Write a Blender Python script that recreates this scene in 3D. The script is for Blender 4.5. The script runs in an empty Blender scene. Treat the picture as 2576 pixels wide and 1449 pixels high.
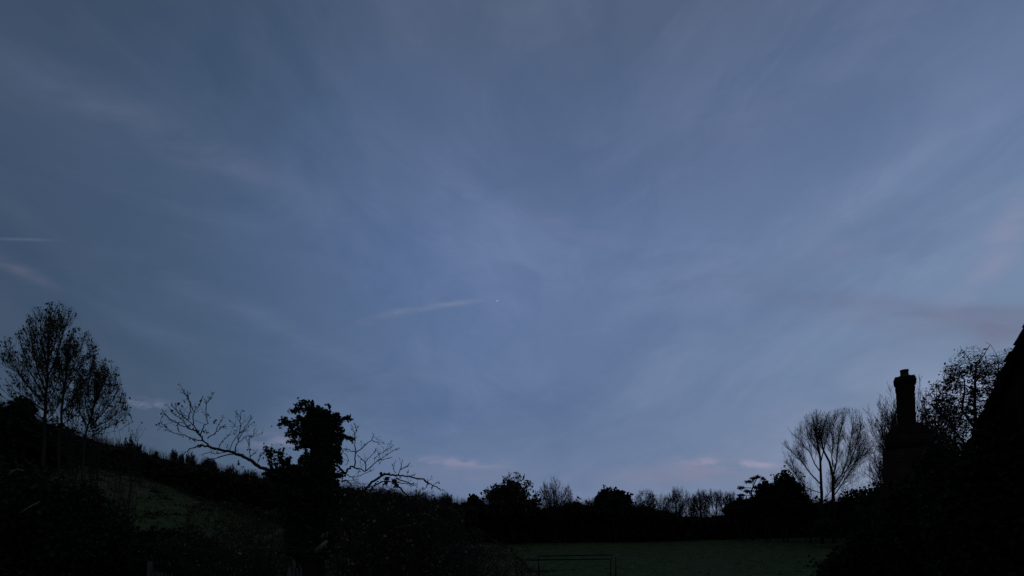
import bpy, math, random
import numpy as np
from mathutils import Vector

S = bpy.context.scene
COL = S.collection
R = math.radians

# ------------------------------------------------------------------ camera
F = 480.0                      # focal length in pixels of a 1024 wide frame
CAMZ = 6.3
PITCH = R(1.5)
SHIFT = (229 - F * math.tan(PITCH)) / 1024
cam_d = bpy.data.cameras.new('camera')
cam = bpy.data.objects.new('camera', cam_d)
COL.objects.link(cam)
cam_d.sensor_width = 36
cam_d.lens = F / 1024 * 36
cam_d.shift_y = SHIFT
cam_d.clip_start = 0.05
cam_d.clip_end = 5600
cam.location = (0, 0, CAMZ)
cam.rotation_euler = (R(90) + PITCH, 0, 0)
S.camera = cam


def at(px, py, Y):
    """the point at depth Y on the ray through a place of the 1024 x 576 picture"""
    a = (px - 512) / F
    b = (288 - py) / F + SHIFT * 1024 / F
    y = math.cos(PITCH) - b * math.sin(PITCH)
    z = math.sin(PITCH) + b * math.cos(PITCH)
    k = Y / y
    return Vector((a * k, Y, CAMZ + z * k))


def D(dx, dy, Y):
    return at(dx / 2.5156, dy / 2.5156, Y)


def lin(*c):
    return [((v / 255 + 0.055) / 1.055) ** 2.4 if v > 10 else v / 255 / 12.92 for v in c]


# ------------------------------------------------------------------ sky
world = bpy.data.worlds.new('World')
S.world = world
world.use_nodes = True
WT = world.node_tree
WN, WL = WT.nodes, WT.links
BG = WN['Background']
BG.inputs[1].default_value = 0.1


def put(sock, v):
    if isinstance(v, bpy.types.NodeSocket):
        WL.new(v, sock)
    elif isinstance(v, (list, tuple)):
        sock.default_value = (v[0], v[1], v[2], 1) if len(sock.default_value) == 4 else v[:3]
    else:
        sock.default_value = v


def M(op, a, b=0.0, c=0.0):
    n = WN.new('ShaderNodeMath')
    n.operation = op
    put(n.inputs[0], a)
    put(n.inputs[1], b)
    put(n.inputs[2], c)
    return n.outputs[0]


def MIX(f, a, b, mode='MIX'):
    n = WN.new('ShaderNodeMix')
    n.data_type = 'RGBA'
    n.blend_type = mode
    n.clamp_factor = True
    put(n.inputs[0], f)
    put(n.inputs[6], a)
    put(n.inputs[7], b)
    return n.outputs[2]


def RAMP(f, stops):
    n = WN.new('ShaderNodeValToRGB')
    n.color_ramp.interpolation = 'EASE' if len(stops) < 3 else 'B_SPLINE'
    e = n.color_ramp.elements
    e[0].position, e[1].position = stops[0][0], stops[-1][0]
    for p, c in stops[1:-1]:
        e.new(p)
    for q, (p, c) in zip(e, stops):
        q.color = (c[0], c[1], c[2], 1)
    put(n.inputs[0], f)
    return n.outputs[0]


def NOISE(vec, scale, detail=4.0, rough=0.5, dist=0.0):
    n = WN.new('ShaderNodeTexNoise')
    put(n.inputs['Vector'], vec)
    n.inputs['Scale'].default_value = scale
    n.inputs['Detail'].default_value = detail
    n.inputs['Roughness'].default_value = rough
    n.inputs['Distortion'].default_value = dist
    return n.outputs[0]


def XYZ(a, b, c=0.0):
    n = WN.new('ShaderNodeCombineXYZ')
    put(n.inputs[0], a)
    put(n.inputs[1], b)
    put(n.inputs[2], c)
    return n.outputs[0]


def RANGE(v, a, b, c=0.0, d=1.0):
    n = WN.new('ShaderNodeMapRange')
    n.interpolation_type = 'SMOOTHSTEP'
    put(n.inputs[0], v)
    for i, q in enumerate((a, b, c, d)):
        n.inputs[i + 1].default_value = q
    return n.outputs[0]


tc = WN.new('ShaderNodeTexCoord')
sep = WN.new('ShaderNodeSeparateXYZ')
WL.new(tc.outputs['Generated'], sep.inputs[0])
dx_, dy_, dz_ = sep.outputs
el01 = M('DIVIDE', M('ARCSINE', dz_), math.pi / 2)                       # 0 horizon .. 1 zenith
az01 = M('ADD', M('DIVIDE', M('ARCTAN2', dx_, dy_), 2 * math.pi), 0.5)   # 0.5 straight ahead

K = 1.0


def sk(*c):
    return [v * K for v in lin(*c)]


base = RAMP(el01, [(0.0, sk(110, 125, 155)), (0.05, sk(106, 124, 157)), (0.13, sk(91, 112, 147)),
                   (0.30, sk(97, 118, 157)), (0.42, sk(84, 103, 138)), (0.55, sk(76, 92, 118)),
                   (0.75, sk(100, 106, 112)), (1.0, sk(112, 114, 116))])
gain = RAMP(az01, [(p_, [v_ / 2 for v_ in c_]) for p_, c_ in [
    (0.0, (.46, .32, .20)), (0.2, (.5, .38, .25)), (0.34, (.42, .42, .40)), (0.39, (.42, .48, .45)),
    (0.43, (.62, .70, .70)), (0.47, (.92, .95, .97)), (0.5, (1, 1, 1)), (0.56, (1.13, 1.10, 1.05)), (0.62, (1.62, 1.48, 1.24)),
    (0.68, (1.9, 1.7, 1.35)), (0.76, (.9, .8, .7)), (0.85, (.5, .38, .25)), (1.0, (.46, .32, .20))]])
gain = MIX(1.0, gain, (2, 2, 2), 'MULTIPLY')
gain = MIX(M('MULTIPLY', RANGE(dz_, 0.30, 0.62, 0.0, 0.85), RANGE(dx_, -0.35, 0.15, 0.12, 1.0)), gain, (1, 1, 1))
sky = MIX(1.0, base, gain, 'MULTIPLY')
nish = WN.new('ShaderNodeTexSky')
nish.sky_type = 'NISHITA'
nish.sun_disc = False
nish.sun_elevation = R(1.0)
nish.sun_rotation = R(113)
sky = MIX(1.0, sky, MIX(1.0, nish.outputs[0], (0.003, 0.003, 0.003), 'MULTIPLY'), 'ADD')

# thin high veils, drawn out downwards to the middle from both sides
def banded(deg, off, sa_, sb_, sc_, det, dist):
    c_, s_ = math.cos(R(deg)), math.sin(R(deg))
    a = M('ADD', M('MULTIPLY', dx_, c_), M('MULTIPLY', dz_, s_))
    b = M('SUBTRACT', M('MULTIPLY', dz_, c_), M('MULTIPLY', dx_, s_))
    return NOISE(XYZ(M('MULTIPLY', a, sa_), M('MULTIPLY', b, sb_), M('ADD', M('MULTIPLY', dy_, sc_), off)), 1.0, det, 0.58, dist)


side = RANGE(dx_, -0.10, 0.38)
up = RANGE(dz_, 0.03, 0.20)


def veil(off, sa_, sb_, sc_, det=6, dist=0.4):
    l_ = banded(-27, off, sa_, sb_, sc_, det, dist)
    r_ = banded(27, off + 3.7, sa_, sb_, sc_, det, dist)
    return M('ADD', M('MULTIPLY', l_, M('SUBTRACT', 1.0, side)), M('MULTIPLY', r_, side))


v1 = veil(0.0, 1.9, 4.2, 1.6, 7, 0.6)
sky = MIX(M('MULTIPLY', M('MULTIPLY', RANGE(v1, 0.40, 0.72), up), 0.36), sky, MIX(1.0, sky, (1.28, 1.20, 1.15), 'MULTIPLY'))
v2 = veil(8.1, 1.6, 3.8, 1.4, 7, 0.6)
sky = MIX(M('MULTIPLY', M('MULTIPLY', RANGE(v2, 0.43, 0.70), up), 0.45), sky, MIX(1.0, sky, (0.78, 0.86, 0.90), 'MULTIPLY'))
v3 = veil(15.3, 5.0, 9.0, 4.0, 8, 0.9)
sky = MIX(M('MULTIPLY', RANGE(v3, 0.46, 0.72), 0.32), sky, MIX(1.0, sky, (1.17, 1.10, 1.11), 'MULTIPLY'))
n5 = NOISE(XYZ(M('MULTIPLY', dx_, 5.0), M('MULTIPLY', dz_, 7.0), 5.1), 1.0, 7, 0.6, 0.6)
sky = MIX(M('MULTIPLY', RANGE(n5, 0.47, 0.64), 0.55), sky, MIX(1.0, sky, (0.84, 0.90, 0.94), 'MULTIPLY'))
n6 = NOISE(XYZ(M('MULTIPLY', dx_, 3.1), M('MULTIPLY', dz_, 5.2), 11.7), 1.0, 9, 0.62, 1.3)
sky = MIX(M('MULTIPLY', M('MULTIPLY', RANGE(n6, 0.42, 0.66), up), 0.62), sky, MIX(1.0, sky, (1.20, 1.14, 1.11), 'MULTIPLY'))
n7 = veil(21.9, 9.0, 24.0, 5.0, 8, 1.0)
sky = MIX(M('MULTIPLY', M('MULTIPLY', RANGE(n7, 0.50, 0.66), RANGE(n6, 0.40, 0.58)), 0.30), sky, MIX(1.0, sky, (1.16, 1.11, 1.10), 'MULTIPLY'))

# single wisps and low clouds, each in its own direction
front = M('MAXIMUM', dy_, 0.02)
U, V = M('DIVIDE', dx_, front), M('DIVIDE', dz_, front)
infront = RANGE(dy_, 0.05, 0.2)
wispn = NOISE(XYZ(M('MULTIPLY', U, 6.0), M('MULTIPLY', V, 26.0)), 1.6, 6, 0.6, 0.5)
wisp = RANGE(wispn, 0.30, 0.66)
softn = RANGE(NOISE(XYZ(M('MULTIPLY', U, 4.0), M('MULTIPLY', V, 11.0), 4.4), 1.5, 5, 0.55, 0.3), 0.25, 0.7)


puff = RANGE(NOISE(XYZ(M('MULTIPLY', U, 13.0), M('MULTIPLY', V, 34.0), 2.2), 1.0, 7, 0.6, 0.4), 0.40, 0.60)


def cloud(x, y, sx, sy, ang, amt, col, nz=None):
    """x, y, sx, sy in 2576-wide picture units"""
    p = D(x, y, 1.0) - Vector((0, 0, CAMZ))
    u0, v0 = p.x, p.z
    s = 1 / (2.5156 * F)
    c_, s_ = math.cos(R(ang)), math.sin(R(ang))
    du, dv = M('SUBTRACT', U, u0), M('SUBTRACT', V, v0)
    a = M('DIVIDE', M('ADD', M('MULTIPLY', du, c_), M('MULTIPLY', dv, s_)), sx * s)
    b = M('DIVIDE', M('SUBTRACT', M('MULTIPLY', dv, c_), M('MULTIPLY', du, s_)), sy * s)
    g = M('EXPONENT', M('MULTIPLY', M('ADD', M('POWER', M('ABSOLUTE', a), 2.4), M('MULTIPLY', b, b)), -1.0))
    g = M('MULTIPLY', M('MULTIPLY', g, infront), amt)
    if nz is not None:
        g = M('MULTIPLY', g, nz)
    return g, sk(*col)


for args in [
    (330, 300, 330, 55, -24, .34, (98, 110, 138), softn),
    (600, 420, 200, 40, -24, .30, (104, 116, 146), softn),
    (250, 520, 260, 40, -24, .45, (64, 82, 110), softn),
    (520, 640, 240, 30, -22, .40, (74, 94, 124), softn),
    (560, 760, 300, 36, -24, .32, (96, 112, 144), softn),
    (300, 740, 220, 26, -22, .35, (72, 92, 122), softn),
    (420, 850, 200, 28, -22, .32, (90, 108, 138), softn),
    (820, 880, 200, 26, -26, .22, (104, 120, 150), softn),
    (1880, 300, 200, 60, 20, .30, (104, 116, 146), softn),
    (2130, 620, 160, 60, 30, .30, (118, 126, 156), softn),
    (1420, 640, 130, 60, -8, .32, (104, 118, 156), softn),
    (1115, 768, 118, 7.5, 8.5, .50, (126, 137, 163), wisp),      # short trail by the star
    (1010, 786, 55, 9, 10, .32, (122, 134, 158), wisp),
    (915, 810, 26, 9, 0, .22, (116, 126, 150), wisp),
    (50, 602, 80, 3.6, -1.5, .28, (104, 120, 148), None),
    (45, 678, 95, 15, -24, .40, (112, 112, 134), softn),
    (1050, 938, 42, 12, -8, .28, (116, 130, 158), softn),
    (370, 1020, 62, 15, -4, .65, (122, 128, 156), puff),
    (690, 1112, 80, 18, -3, .65, (130, 132, 158), puff),
    (1160, 1164, 110, 13, -3, .75, (138, 139, 163), puff),
    (1130, 1195, 150, 22, 0, .50, (128, 130, 154), softn),
    (1530, 1190, 40, 9, 0, .60, (136, 137, 160), puff),
    (1640, 1205, 150, 16, 0, .45, (128, 130, 154), softn),
    (1795, 1168, 70, 14, -4, 1.0, (156, 152, 174), puff),
    (1840, 1184, 190, 20, 0, .75, (132, 131, 155), softn),
    (1905, 1168, 50, 9, -3, .9, (154, 152, 175), puff),
    (1830, 1150, 90, 14, 10, .35, (130, 134, 160), softn),
    (1770, 845, 60, 12, 0, .30, (124, 138, 168), softn),
    (1480, 834, 60, 5, 8, .30, (118, 132, 162), wisp),
    (1520, 610, 150, 22, -10, .30, (114, 126, 160), softn),
    (1400, 560, 90, 22, -15, .25, (114, 126, 160), softn),
    (1950, 745, 230, 42, -5, .42, (100, 108, 138), softn),
    (2330, 790, 170, 18, 4, .85, (106, 110, 136), softn),
    (2530, 825, 110, 46, 8, .75, (110, 108, 131), softn),
    (2450, 812, 190, 36, 5, .36, (110, 112, 137), None),
    (2180, 760, 150, 24, -4, .30, (106, 112, 140), None),
    (2400, 880, 160, 16, 4, .45, (122, 126, 152), softn),
    (2480, 690, 150, 30, 42, .38, (146, 146, 176), softn),
    (2540, 560, 130, 40, 50, .40, (146, 146, 174), softn),
    (2330, 610, 160, 26, 48, .30, (98, 114, 146), softn),
    (2420, 985, 170, 60, 0, .60, (152, 162, 190), None),
    (2250, 1120, 200, 100, 0, .60, (136, 144, 168), None),
]:
    g, c = cloud(*args)
    sky = MIX(g, sky, c)
below = RANGE(dz_, -0.06, 0.0)
sky = MIX(below, (0.02, 0.03, 0.03), sky)
sky = MIX(1.0, sky, (10, 10, 10), 'MULTIPLY')      # undone by the background's strength 0.1
WL.new(sky, BG.inputs[0])

# ------------------------------------------------------------------ last glow of the sun that has set off to the right
sun_d = bpy.data.lights.new('afterglow', 'SUN')
sun_d.energy = 0.012
sun_d.angle = R(25)
sun_d.color = (1.0, .86, .8)
sun = bpy.data.objects.new('afterglow', sun_d)
COL.objects.link(sun)
sun.rotation_euler = (R(86), 0, R(113 + 180 - 180 - 46))
S.view_settings.view_transform = 'Standard'
S.view_settings.look = 'None'
S.view_settings.exposure = 0
S.view_settings.gamma = 1
S.cycles.max_bounces = 4
S.cycles.diffuse_bounces = 2
S.cycles.use_adaptive_sampling = False
S.cycles.use_denoising = False      # a denoiser smears the twigs and wipes out the star; the fine grain suits the dusk picture


# ------------------------------------------------------------------ helpers
def tag(o, label=None, cat=None, group=None, kind=None):
    for k, v in (('label', label), ('category', cat), ('group', group), ('kind', kind)):
        if v:
            o[k] = v
    return o


def empty(name, loc, label, cat, group=None):
    o = bpy.data.objects.new(name, None)
    COL.objects.link(o)
    o.location = loc
    o.empty_display_size = 0.3
    return tag(o, label, cat, group)


class MB:
    """collects pieces and links them as one mesh object"""

    def __init__(s):
        s.v, s.f, s.n = [], [], 0

    def add(s, verts, faces):
        verts = np.asarray(verts, float).reshape(-1, 3)
        faces = np.asarray(faces, int)
        s.v.append(verts)
        s.f.append(faces + s.n)
        s.n += len(verts)

    def box(s, c, d, rz=0.0):
        x, y, z = [q / 2 for q in d]
        v = np.array([(i * x, j * y, k * z) for k in (-1, 1) for i, j in ((-1, -1), (1, -1), (1, 1), (-1, 1))])
        cr, sr = math.cos(rz), math.sin(rz)
        v = np.c_[v[:, 0] * cr - v[:, 1] * sr, v[:, 0] * sr + v[:, 1] * cr, v[:, 2]] + np.array(c)
        s.add(v, [(0, 3, 2, 1), (4, 5, 6, 7), (0, 1, 5, 4), (1, 2, 6, 5), (2, 3, 7, 6), (3, 0, 4, 7)])

    def tube(s, pts, rad, n=6, rough=0.0, rng=None):
        P = np.array([tuple(p) for p in pts], float)
        m = len(P)
        T = np.gradient(P, axis=0)
        T /= np.linalg.norm(T, axis=1)[:, None] + 1e-9
        ref = np.array((0.31, 0.77, 0.2)) if abs(T[:, 2]).mean() > 0.6 else np.array((0.05, 0.1, 1.0))
        A = np.cross(T, ref)
        A /= np.linalg.norm(A, axis=1)[:, None] + 1e-9
        B = np.cross(T, A)
        an = np.arange(n) / n * 2 * math.pi
        rr = np.asarray(rad, float)[:, None] * np.ones((1, n))
        if rough:
            rr = rr * (1 + rough * rng.uniform(-1, 1, rr.shape))
        V_ = P[:, None] + rr[:, :, None] * (np.cos(an)[None, :, None] * A[:, None] + np.sin(an)[None, :, None] * B[:, None])
        i = np.arange(m - 1)[:, None] * n
        j = np.arange(n)[None]
        k = (j + 1) % n
        fc = np.stack([i + j, i + k, i + n + k, i + n + j], -1).reshape(-1, 4)
        s.add(V_.reshape(-1, 3), fc)
        base_n = s.n - m * n
        s.f.append(np.array([list(range(n))[::-1]]) + base_n)
        s.f.append(np.array([list(range(n))]) + base_n + (m - 1) * n)

    def frusta(s, p0, p1, r0, r1, n=3):
        if not len(p0):
            return
        p0, p1 = np.asarray(p0, float), np.asarray(p1, float)
        r0, r1 = np.asarray(r0, float), np.asarray(r1, float)
        T = p1 - p0
        L = np.linalg.norm(T, axis=1)[:, None] + 1e-9
        T = T / L
        p1 = p1 + T * r1[:, None] * 0.5
        ref = np.where(abs(T[:, 2:3]) > .7, np.array([[1., .2, 0]]), np.array([[0., .1, 1.]]))
        A = np.cross(T, ref)
        A /= np.linalg.norm(A, axis=1)[:, None] + 1e-9
        B = np.cross(T, A)
        an = np.arange(n) / n * 2 * math.pi
        ring = np.cos(an)[None, :, None] * A[:, None] + np.sin(an)[None, :, None] * B[:, None]
        V_ = np.concatenate([p0[:, None] + ring * r0[:, None, None], p1[:, None] + ring * r1[:, None, None]], 1)
        i = np.arange(len(p0))[:, None] * 2 * n
        j = np.arange(n)[None]
        k = (j + 1) % n
        s.add(V_.reshape(-1, 3), np.stack([i + j, i + k, i + n + k, i + n + j], -1).reshape(-1, 4))

    def leaves(s, pts, size, rng, shape=None, droop=0.3, var=0.45):
        """small leaf faces, each turned its own way"""
        pts = np.asarray(pts, float).reshape(-1, 3)
        m = len(pts)
        if not m:
            return
        if shape is None:
            shape = LEAF
        a = rng.normal(size=(m, 3))
        a[:, 2] -= droop
        a /= np.linalg.norm(a, axis=1)[:, None]
        b = np.cross(a, rng.normal(size=(m, 3)))
        b /= np.linalg.norm(b, axis=1)[:, None] + 1e-9
        c = np.cross(a, b)
        sz = size * (1 + var * rng.uniform(-1, 1, m))
        sh = np.array(shape)
        V_ = pts[:, None] + sz[:, None, None] * (sh[None, :, 0, None] * a[:, None] + sh[None, :, 1, None] * b[:, None]
                                                + sh[None, :, 2, None] * c[:, None])
        n = len(sh)
        s.add(V_.reshape(-1, 3), np.arange(m * n).reshape(m, n))

    def build(s, name, mat, parent=None, smooth=False):
        me = bpy.data.meshes.new(name)
        V_ = np.concatenate(s.v) if s.v else np.zeros((0, 3))
        off = Vector((0, 0, 0))
        if parent is not None:
            p = parent
            while p is not None:
                off = off + p.location
                p = p.parent
            V_ = V_ - np.array(off)
        me.vertices.add(len(V_))
        me.vertices.foreach_set('co', V_.astype(np.float32).ravel())
        li = np.concatenate([f.ravel() for f in s.f])
        tot = np.concatenate([np.full(len(f), f.shape[1]) for f in s.f])
        me.loops.add(len(li))
        me.loops.foreach_set('vertex_index', li.astype(np.int32))
        me.polygons.add(len(tot))
        st = np.r_[0, np.cumsum(tot)[:-1]]
        me.polygons.foreach_set('loop_start', st.astype(np.int32))
        me.polygons.foreach_set('loop_total', tot.astype(np.int32))
        if smooth:
            me.polygons.foreach_set('use_smooth', np.ones(len(tot), bool))
        me.update(calc_edges=True)
        me.materials.append(mat)
        o = bpy.data.objects.new(name, me)
        COL.objects.link(o)
        if parent is not None:
            o.parent = parent
        return o


LEAF = [(-.5, 0, 0), (-.1, .30, .04), (.25, .24, .03), (.6, 0, -.05), (.25, -.24, .03), (-.1, -.30, .04)]
IVY = [(-.4, 0, 0), (-.45, .35, .03), (0, .28, .02), (.1, .5, 0), (.3, .2, .03), (.65, 0, -.08),
       (.3, -.2, .03), (.1, -.5, 0), (0, -.28, .02), (-.45, -.35, .03)]
CLUMP = [(-.5, .1, 0), (-.25, .42, .1), (.1, .35, -.1), (.5, .3, .05), (.45, -.15, .1), (.1, -.45, -.05), (-.35, -.35, .1)]


def mat_leaf(name, c1, c2, scale=3.0, rough=0.75, spec=0.1, p0=0.0, p1=1.0):
    m = bpy.data.materials.new(name)
    m.use_nodes = True
    nt = m.node_tree
    b = nt.nodes['Principled BSDF']
    g = nt.nodes.new('ShaderNodeNewGeometry')
    n = nt.nodes.new('ShaderNodeTexNoise')
    n.inputs['Scale'].default_value = scale
    n.inputs['Detail'].default_value = 3
    t = nt.nodes.new('ShaderNodeTexCoord')
    nt.links.new(t.outputs['Object'], n.inputs['Vector'])
    a = nt.nodes.new('ShaderNodeMath')
    a.operation = 'MULTIPLY_ADD'
    a.inputs[1].default_value = 0.6
    nt.links.new(g.outputs['Random Per Island'], a.inputs[0])
    s2 = nt.nodes.new('ShaderNodeMath')
    s2.operation = 'SUBTRACT'
    s2.inputs[1].default_value = 0.28
    nt.links.new(n.outputs[0], s2.inputs[0])
    nt.links.new(s2.outputs[0], a.inputs[2])
    r = nt.nodes.new('ShaderNodeValToRGB')
    r.color_ramp.elements[0].position, r.color_ramp.elements[1].position = p0, p1
    r.color_ramp.elements[0].color = (*c1, 1)
    r.color_ramp.elements[1].color = (*c2, 1)
    nt.links.new(a.outputs[0], r.inputs[0])
    nt.links.new(r.outputs[0], b.inputs['Base Color'])
    b.inputs['Roughness'].default_value = rough
    b.inputs['Specular IOR Level'].default_value = spec
    return m


def mat_noise(name, c1, c2, scale, bump=0.4, stretch=(1, 1, 1), rough=0.9, detail=6, spec=0.15, dist=0.02):
    m = bpy.data.materials.new(name)
    m.use_nodes = True
    nt = m.node_tree
    b = nt.nodes['Principled BSDF']
    t = nt.nodes.new('ShaderNodeTexCoord')
    mp = nt.nodes.new('ShaderNodeMapping')
    mp.inputs['Scale'].default_value = stretch
    nt.links.new(t.outputs['Object'], mp.inputs[0])
    n = nt.nodes.new('ShaderNodeTexNoise')
    n.inputs['Scale'].default_value = scale
    n.inputs['Detail'].default_value = detail
    n.inputs['Roughness'].default_value = 0.65
    nt.links.new(mp.outputs[0], n.inputs['Vector'])
    r = nt.nodes.new('ShaderNodeValToRGB')
    r.color_ramp.elements[0].position = 0.34
    r.color_ramp.elements[1].position = 0.68
    r.color_ramp.elements[0].color = (*c1, 1)
    r.color_ramp.elements[1].color = (*c2, 1)
    nt.links.new(n.outputs[0], r.inputs[0])
    nt.links.new(r.outputs[0], b.inputs['Base Color'])
    bp = nt.nodes.new('ShaderNodeBump')
    bp.inputs['Strength'].default_value = bump
    bp.inputs['Distance'].default_value = dist
    nt.links.new(n.outputs[0], bp.inputs['Height'])
    nt.links.new(bp.outputs[0], b.inputs['Normal'])
    b.inputs['Roughness'].default_value = rough
    b.inputs['Specular IOR Level'].default_value = spec
    return m


BARK = mat_noise('dark_bark', (.018, .015, .012), (.05, .042, .035), 9, .6, (1, 1, .25))
BARKG = mat_noise('grey_bark', (.05, .048, .042), (.12, .11, .10), 8, .6, (1, 1, .25))
PALE = mat_noise('bare_pale_wood', (.12, .115, .10), (.32, .30, .27), 14, .6, (1, 1, .2))
TWIG = mat_noise('twig', (.02, .017, .014), (.05, .042, .035), 5, 0)
TWIGF = mat_noise('far_twig', (.03, .027, .025), (.07, .062, .056), 2, 0)
LPOP = mat_leaf('poplar_leaf', (.03, .028, .012), (.08, .066, .03))
LIVY = mat_leaf('ivy_leaf', (.008, .016, .008), (.02, .034, .016), 4, .5, .12)
LEVER = mat_leaf('evergreen_leaf', (.010, .016, .009), (.024, .034, .018), 1.5)
LHOLLY = mat_leaf('holly_leaf', (.008, .014, .007), (.02, .03, .014), 1.5)
LSCRUB = mat_leaf('scrub_leaf', (.016, .015, .010), (.036, .034, .02), 1.0)
LBRAM = mat_leaf('thorn_leaf', (.022, .021, .016), (.22, .20, .16), 2.2, p0=.48, p1=.98)
LYEL = mat_leaf('yellow_leaf', (.30, .27, .06), (.50, .45, .14), 3.0)
LDRY = mat_leaf('dry_leaf', (.025, .022, .016), (.055, .048, .036), 2.0)


# ------------------------------------------------------------------ ground
def sst(a, b, x):
    t = np.clip((np.asarray(x, float) - a) / (b - a), 0, 1)
    return t * t * (3 - 2 * t)


def ground_z(x, y):
    x = np.asarray(x, float)
    y = np.asarray(y, float)
    hx = np.interp(-x, [-400, -110, -78, -30, 0, 15, 30, 47, 60, 74, 100, 140, 220],
                   [3, 2.6, 1.9, .6, .3, 1.1, 2.0, 4.6, 9.2, 14.0, 19.5, 24, 28])
    ry = sst(8, 92, y) * .62 + .38
    z = hx * np.where(x < 0, ry, sst(40, 110, y))
    z = z + 2.3 * (1 - sst(20, 40, y)) * (1 - sst(30, 70, -x))
    return z + .12 * np.sin(x * .21 + 1.3) * np.sin(y * .17) + .05 * np.sin(x * .9) * np.sin(y * .7 + 2)


def gz(x, y):
    return float(ground_z(x, y))


def axis(lo, hi, fine_lo, fine_hi, step, grow_=1.25):
    a = list(np.arange(fine_lo, fine_hi + .01, step))
    s_, p = step, fine_hi
    while p < hi:
        s_ *= grow_
        p += s_
        a.append(min(p, hi))
    s_, p = step, fine_lo
    while p > lo:
        s_ *= grow_
        p -= s_
        a.insert(0, max(p, lo))
    return np.array(a)


gx = axis(-3500, 3500, -150, 150, 1.5)
gy = axis(-900, 3500, -10, 160, 1.5)
GX, GY = np.meshgrid(gx, gy)
gv = np.stack([GX, GY, ground_z(GX, GY)], -1).reshape(-1, 3)
i_ = np.arange(len(gy) - 1)[:, None] * len(gx)
j_ = np.arange(len(gx) - 1)[None]
gf = np.stack([i_ + j_, i_ + j_ + 1, i_ + j_ + 1 + len(gx), i_ + j_ + len(gx)], -1).reshape(-1, 4)
GRASS = bpy.data.materials.new('meadow_grass')
GRASS.use_nodes = True
nt = GRASS.node_tree
pb = nt.nodes['Principled BSDF']
t_ = nt.nodes.new('ShaderNodeTexCoord')
gn = []
for sc_, de in ((0.06, 4), (0.5, 6), (3.5, 6)):
    n_ = nt.nodes.new('ShaderNodeTexNoise')
    n_.inputs['Scale'].default_value = sc_
    n_.inputs['Detail'].default_value = de
    n_.inputs['Roughness'].default_value = .65
    nt.links.new(t_.outputs['Object'], n_.inputs['Vector'])
    gn.append(n_)


def nramp(n_, a, b, p=.35, q=.66):
    r = nt.nodes.new('ShaderNodeValToRGB')
    r.color_ramp.elements[0].position = p
    r.color_ramp.elements[1].position = q
    r.color_ramp.elements[0].color = (*a, 1)
    r.color_ramp.elements[1].color = (*b, 1)
    nt.links.new(n_.outputs[0], r.inputs[0])
    return r.outputs[0]


def nmix(f, a, b, mode='MIX'):
    n = nt.nodes.new('ShaderNodeMix')
    n.data_type = 'RGBA'
    n.blend_type = mode
    for q, v in ((0, f), (6, a), (7, b)):
        if isinstance(v, bpy.types.NodeSocket):
            nt.links.new(v, n.inputs[q])
        else:
            n.inputs[q].default_value = v
    return n.outputs[2]


gcol = nramp(gn[1], (.030, .050, .022), (.058, .088, .034))
gcol = nmix(1.0, gcol, nramp(gn[2], (.30, .34, .30), (1.6, 1.6, 1.5)), 'MULTIPLY')
gcol = nmix(nramp(gn[0], (0, 0, 0), (.6, .6, .6), .48, .66), gcol, (.060, .062, .032, 1))
# dry brown grass on the upper part of the hillside
sp = nt.nodes.new('ShaderNodeSeparateXYZ')
nt.links.new(t_.outputs['Object'], sp.inputs[0])
mr = nt.nodes.new('ShaderNodeMapRange')
mr.inputs[1].default_value, mr.inputs[2].default_value = 8.5, 15.5
nt.links.new(sp.outputs[2], mr.inputs[0])
gcol = nmix(mr.outputs[0], gcol, nmix(1.0, nramp(gn[1], (.04, .04, .026), (.10, .092, .065)), nramp(gn[2], (.5, .5, .5), (1.5, 1.45, 1.4)), 'MULTIPLY'))
nt.links.new(gcol, pb.inputs['Base Color'])
pb.inputs['Roughness'].default_value = 1
pb.inputs['Specular IOR Level'].default_value = .05
bp_ = nt.nodes.new('ShaderNodeBump')
bp_.inputs['Strength'].default_value = .8
bp_.inputs['Distance'].default_value = .12
nt.links.new(gn[2].outputs[0], bp_.inputs['Height'])
nt.links.new(bp_.outputs[0], pb.inputs['Normal'])
g_ = MB()
g_.add(gv, gf)
tag(g_.build('ground', GRASS, smooth=True), 'dark green meadow rising to a grassy hillside on one side', kind='structure')


rng_t = np.random.default_rng(404)
nt0 = 15000
tx = np.r_[rng_t.uniform(-95, 90, nt0)]
ty = np.r_[rng_t.uniform(46, 112, nt0)]
tz = ground_z(tx, ty)
rough_ = np.where(tz > 4, np.where(rng_t.random(nt0) < .25, 2.6, 1.3), np.where(rng_t.random(nt0) < .12, 1.3, .6))
tf = MB()
for b_ in range(6):
    an = rng_t.uniform(0, 6.28, nt0)
    ln = rng_t.uniform(.08, .20, nt0) * rough_
    le = rng_t.uniform(.2, 1.1, nt0)
    wd = .035 * rough_
    bx, by = tx + rng_t.normal(0, .12, nt0), ty + rng_t.normal(0, .12, nt0)
    bz_ = ground_z(bx, by) - .01
    ca_, sa_2 = np.cos(an), np.sin(an)
    v0 = np.stack([bx - sa_2 * wd, by + ca_ * wd, bz_], 1)
    v1_ = np.stack([bx + sa_2 * wd, by - ca_ * wd, bz_], 1)
    v2_ = np.stack([bx + ca_ * ln * le, by + sa_2 * ln * le, bz_ + ln], 1)
    tf.add(np.stack([v0, v1_, v2_], 1).reshape(-1, 3), np.arange(nt0 * 3).reshape(nt0, 3))
LTUFT = mat_leaf('rough_grass', (.045, .062, .030), (.11, .12, .065), .25, p0=.1, p1=.95)
tag(tf.build('grass_tufts', LTUFT), 'rough grass tufts over the meadow and the hillside', 'grass', kind='stuff')


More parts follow.
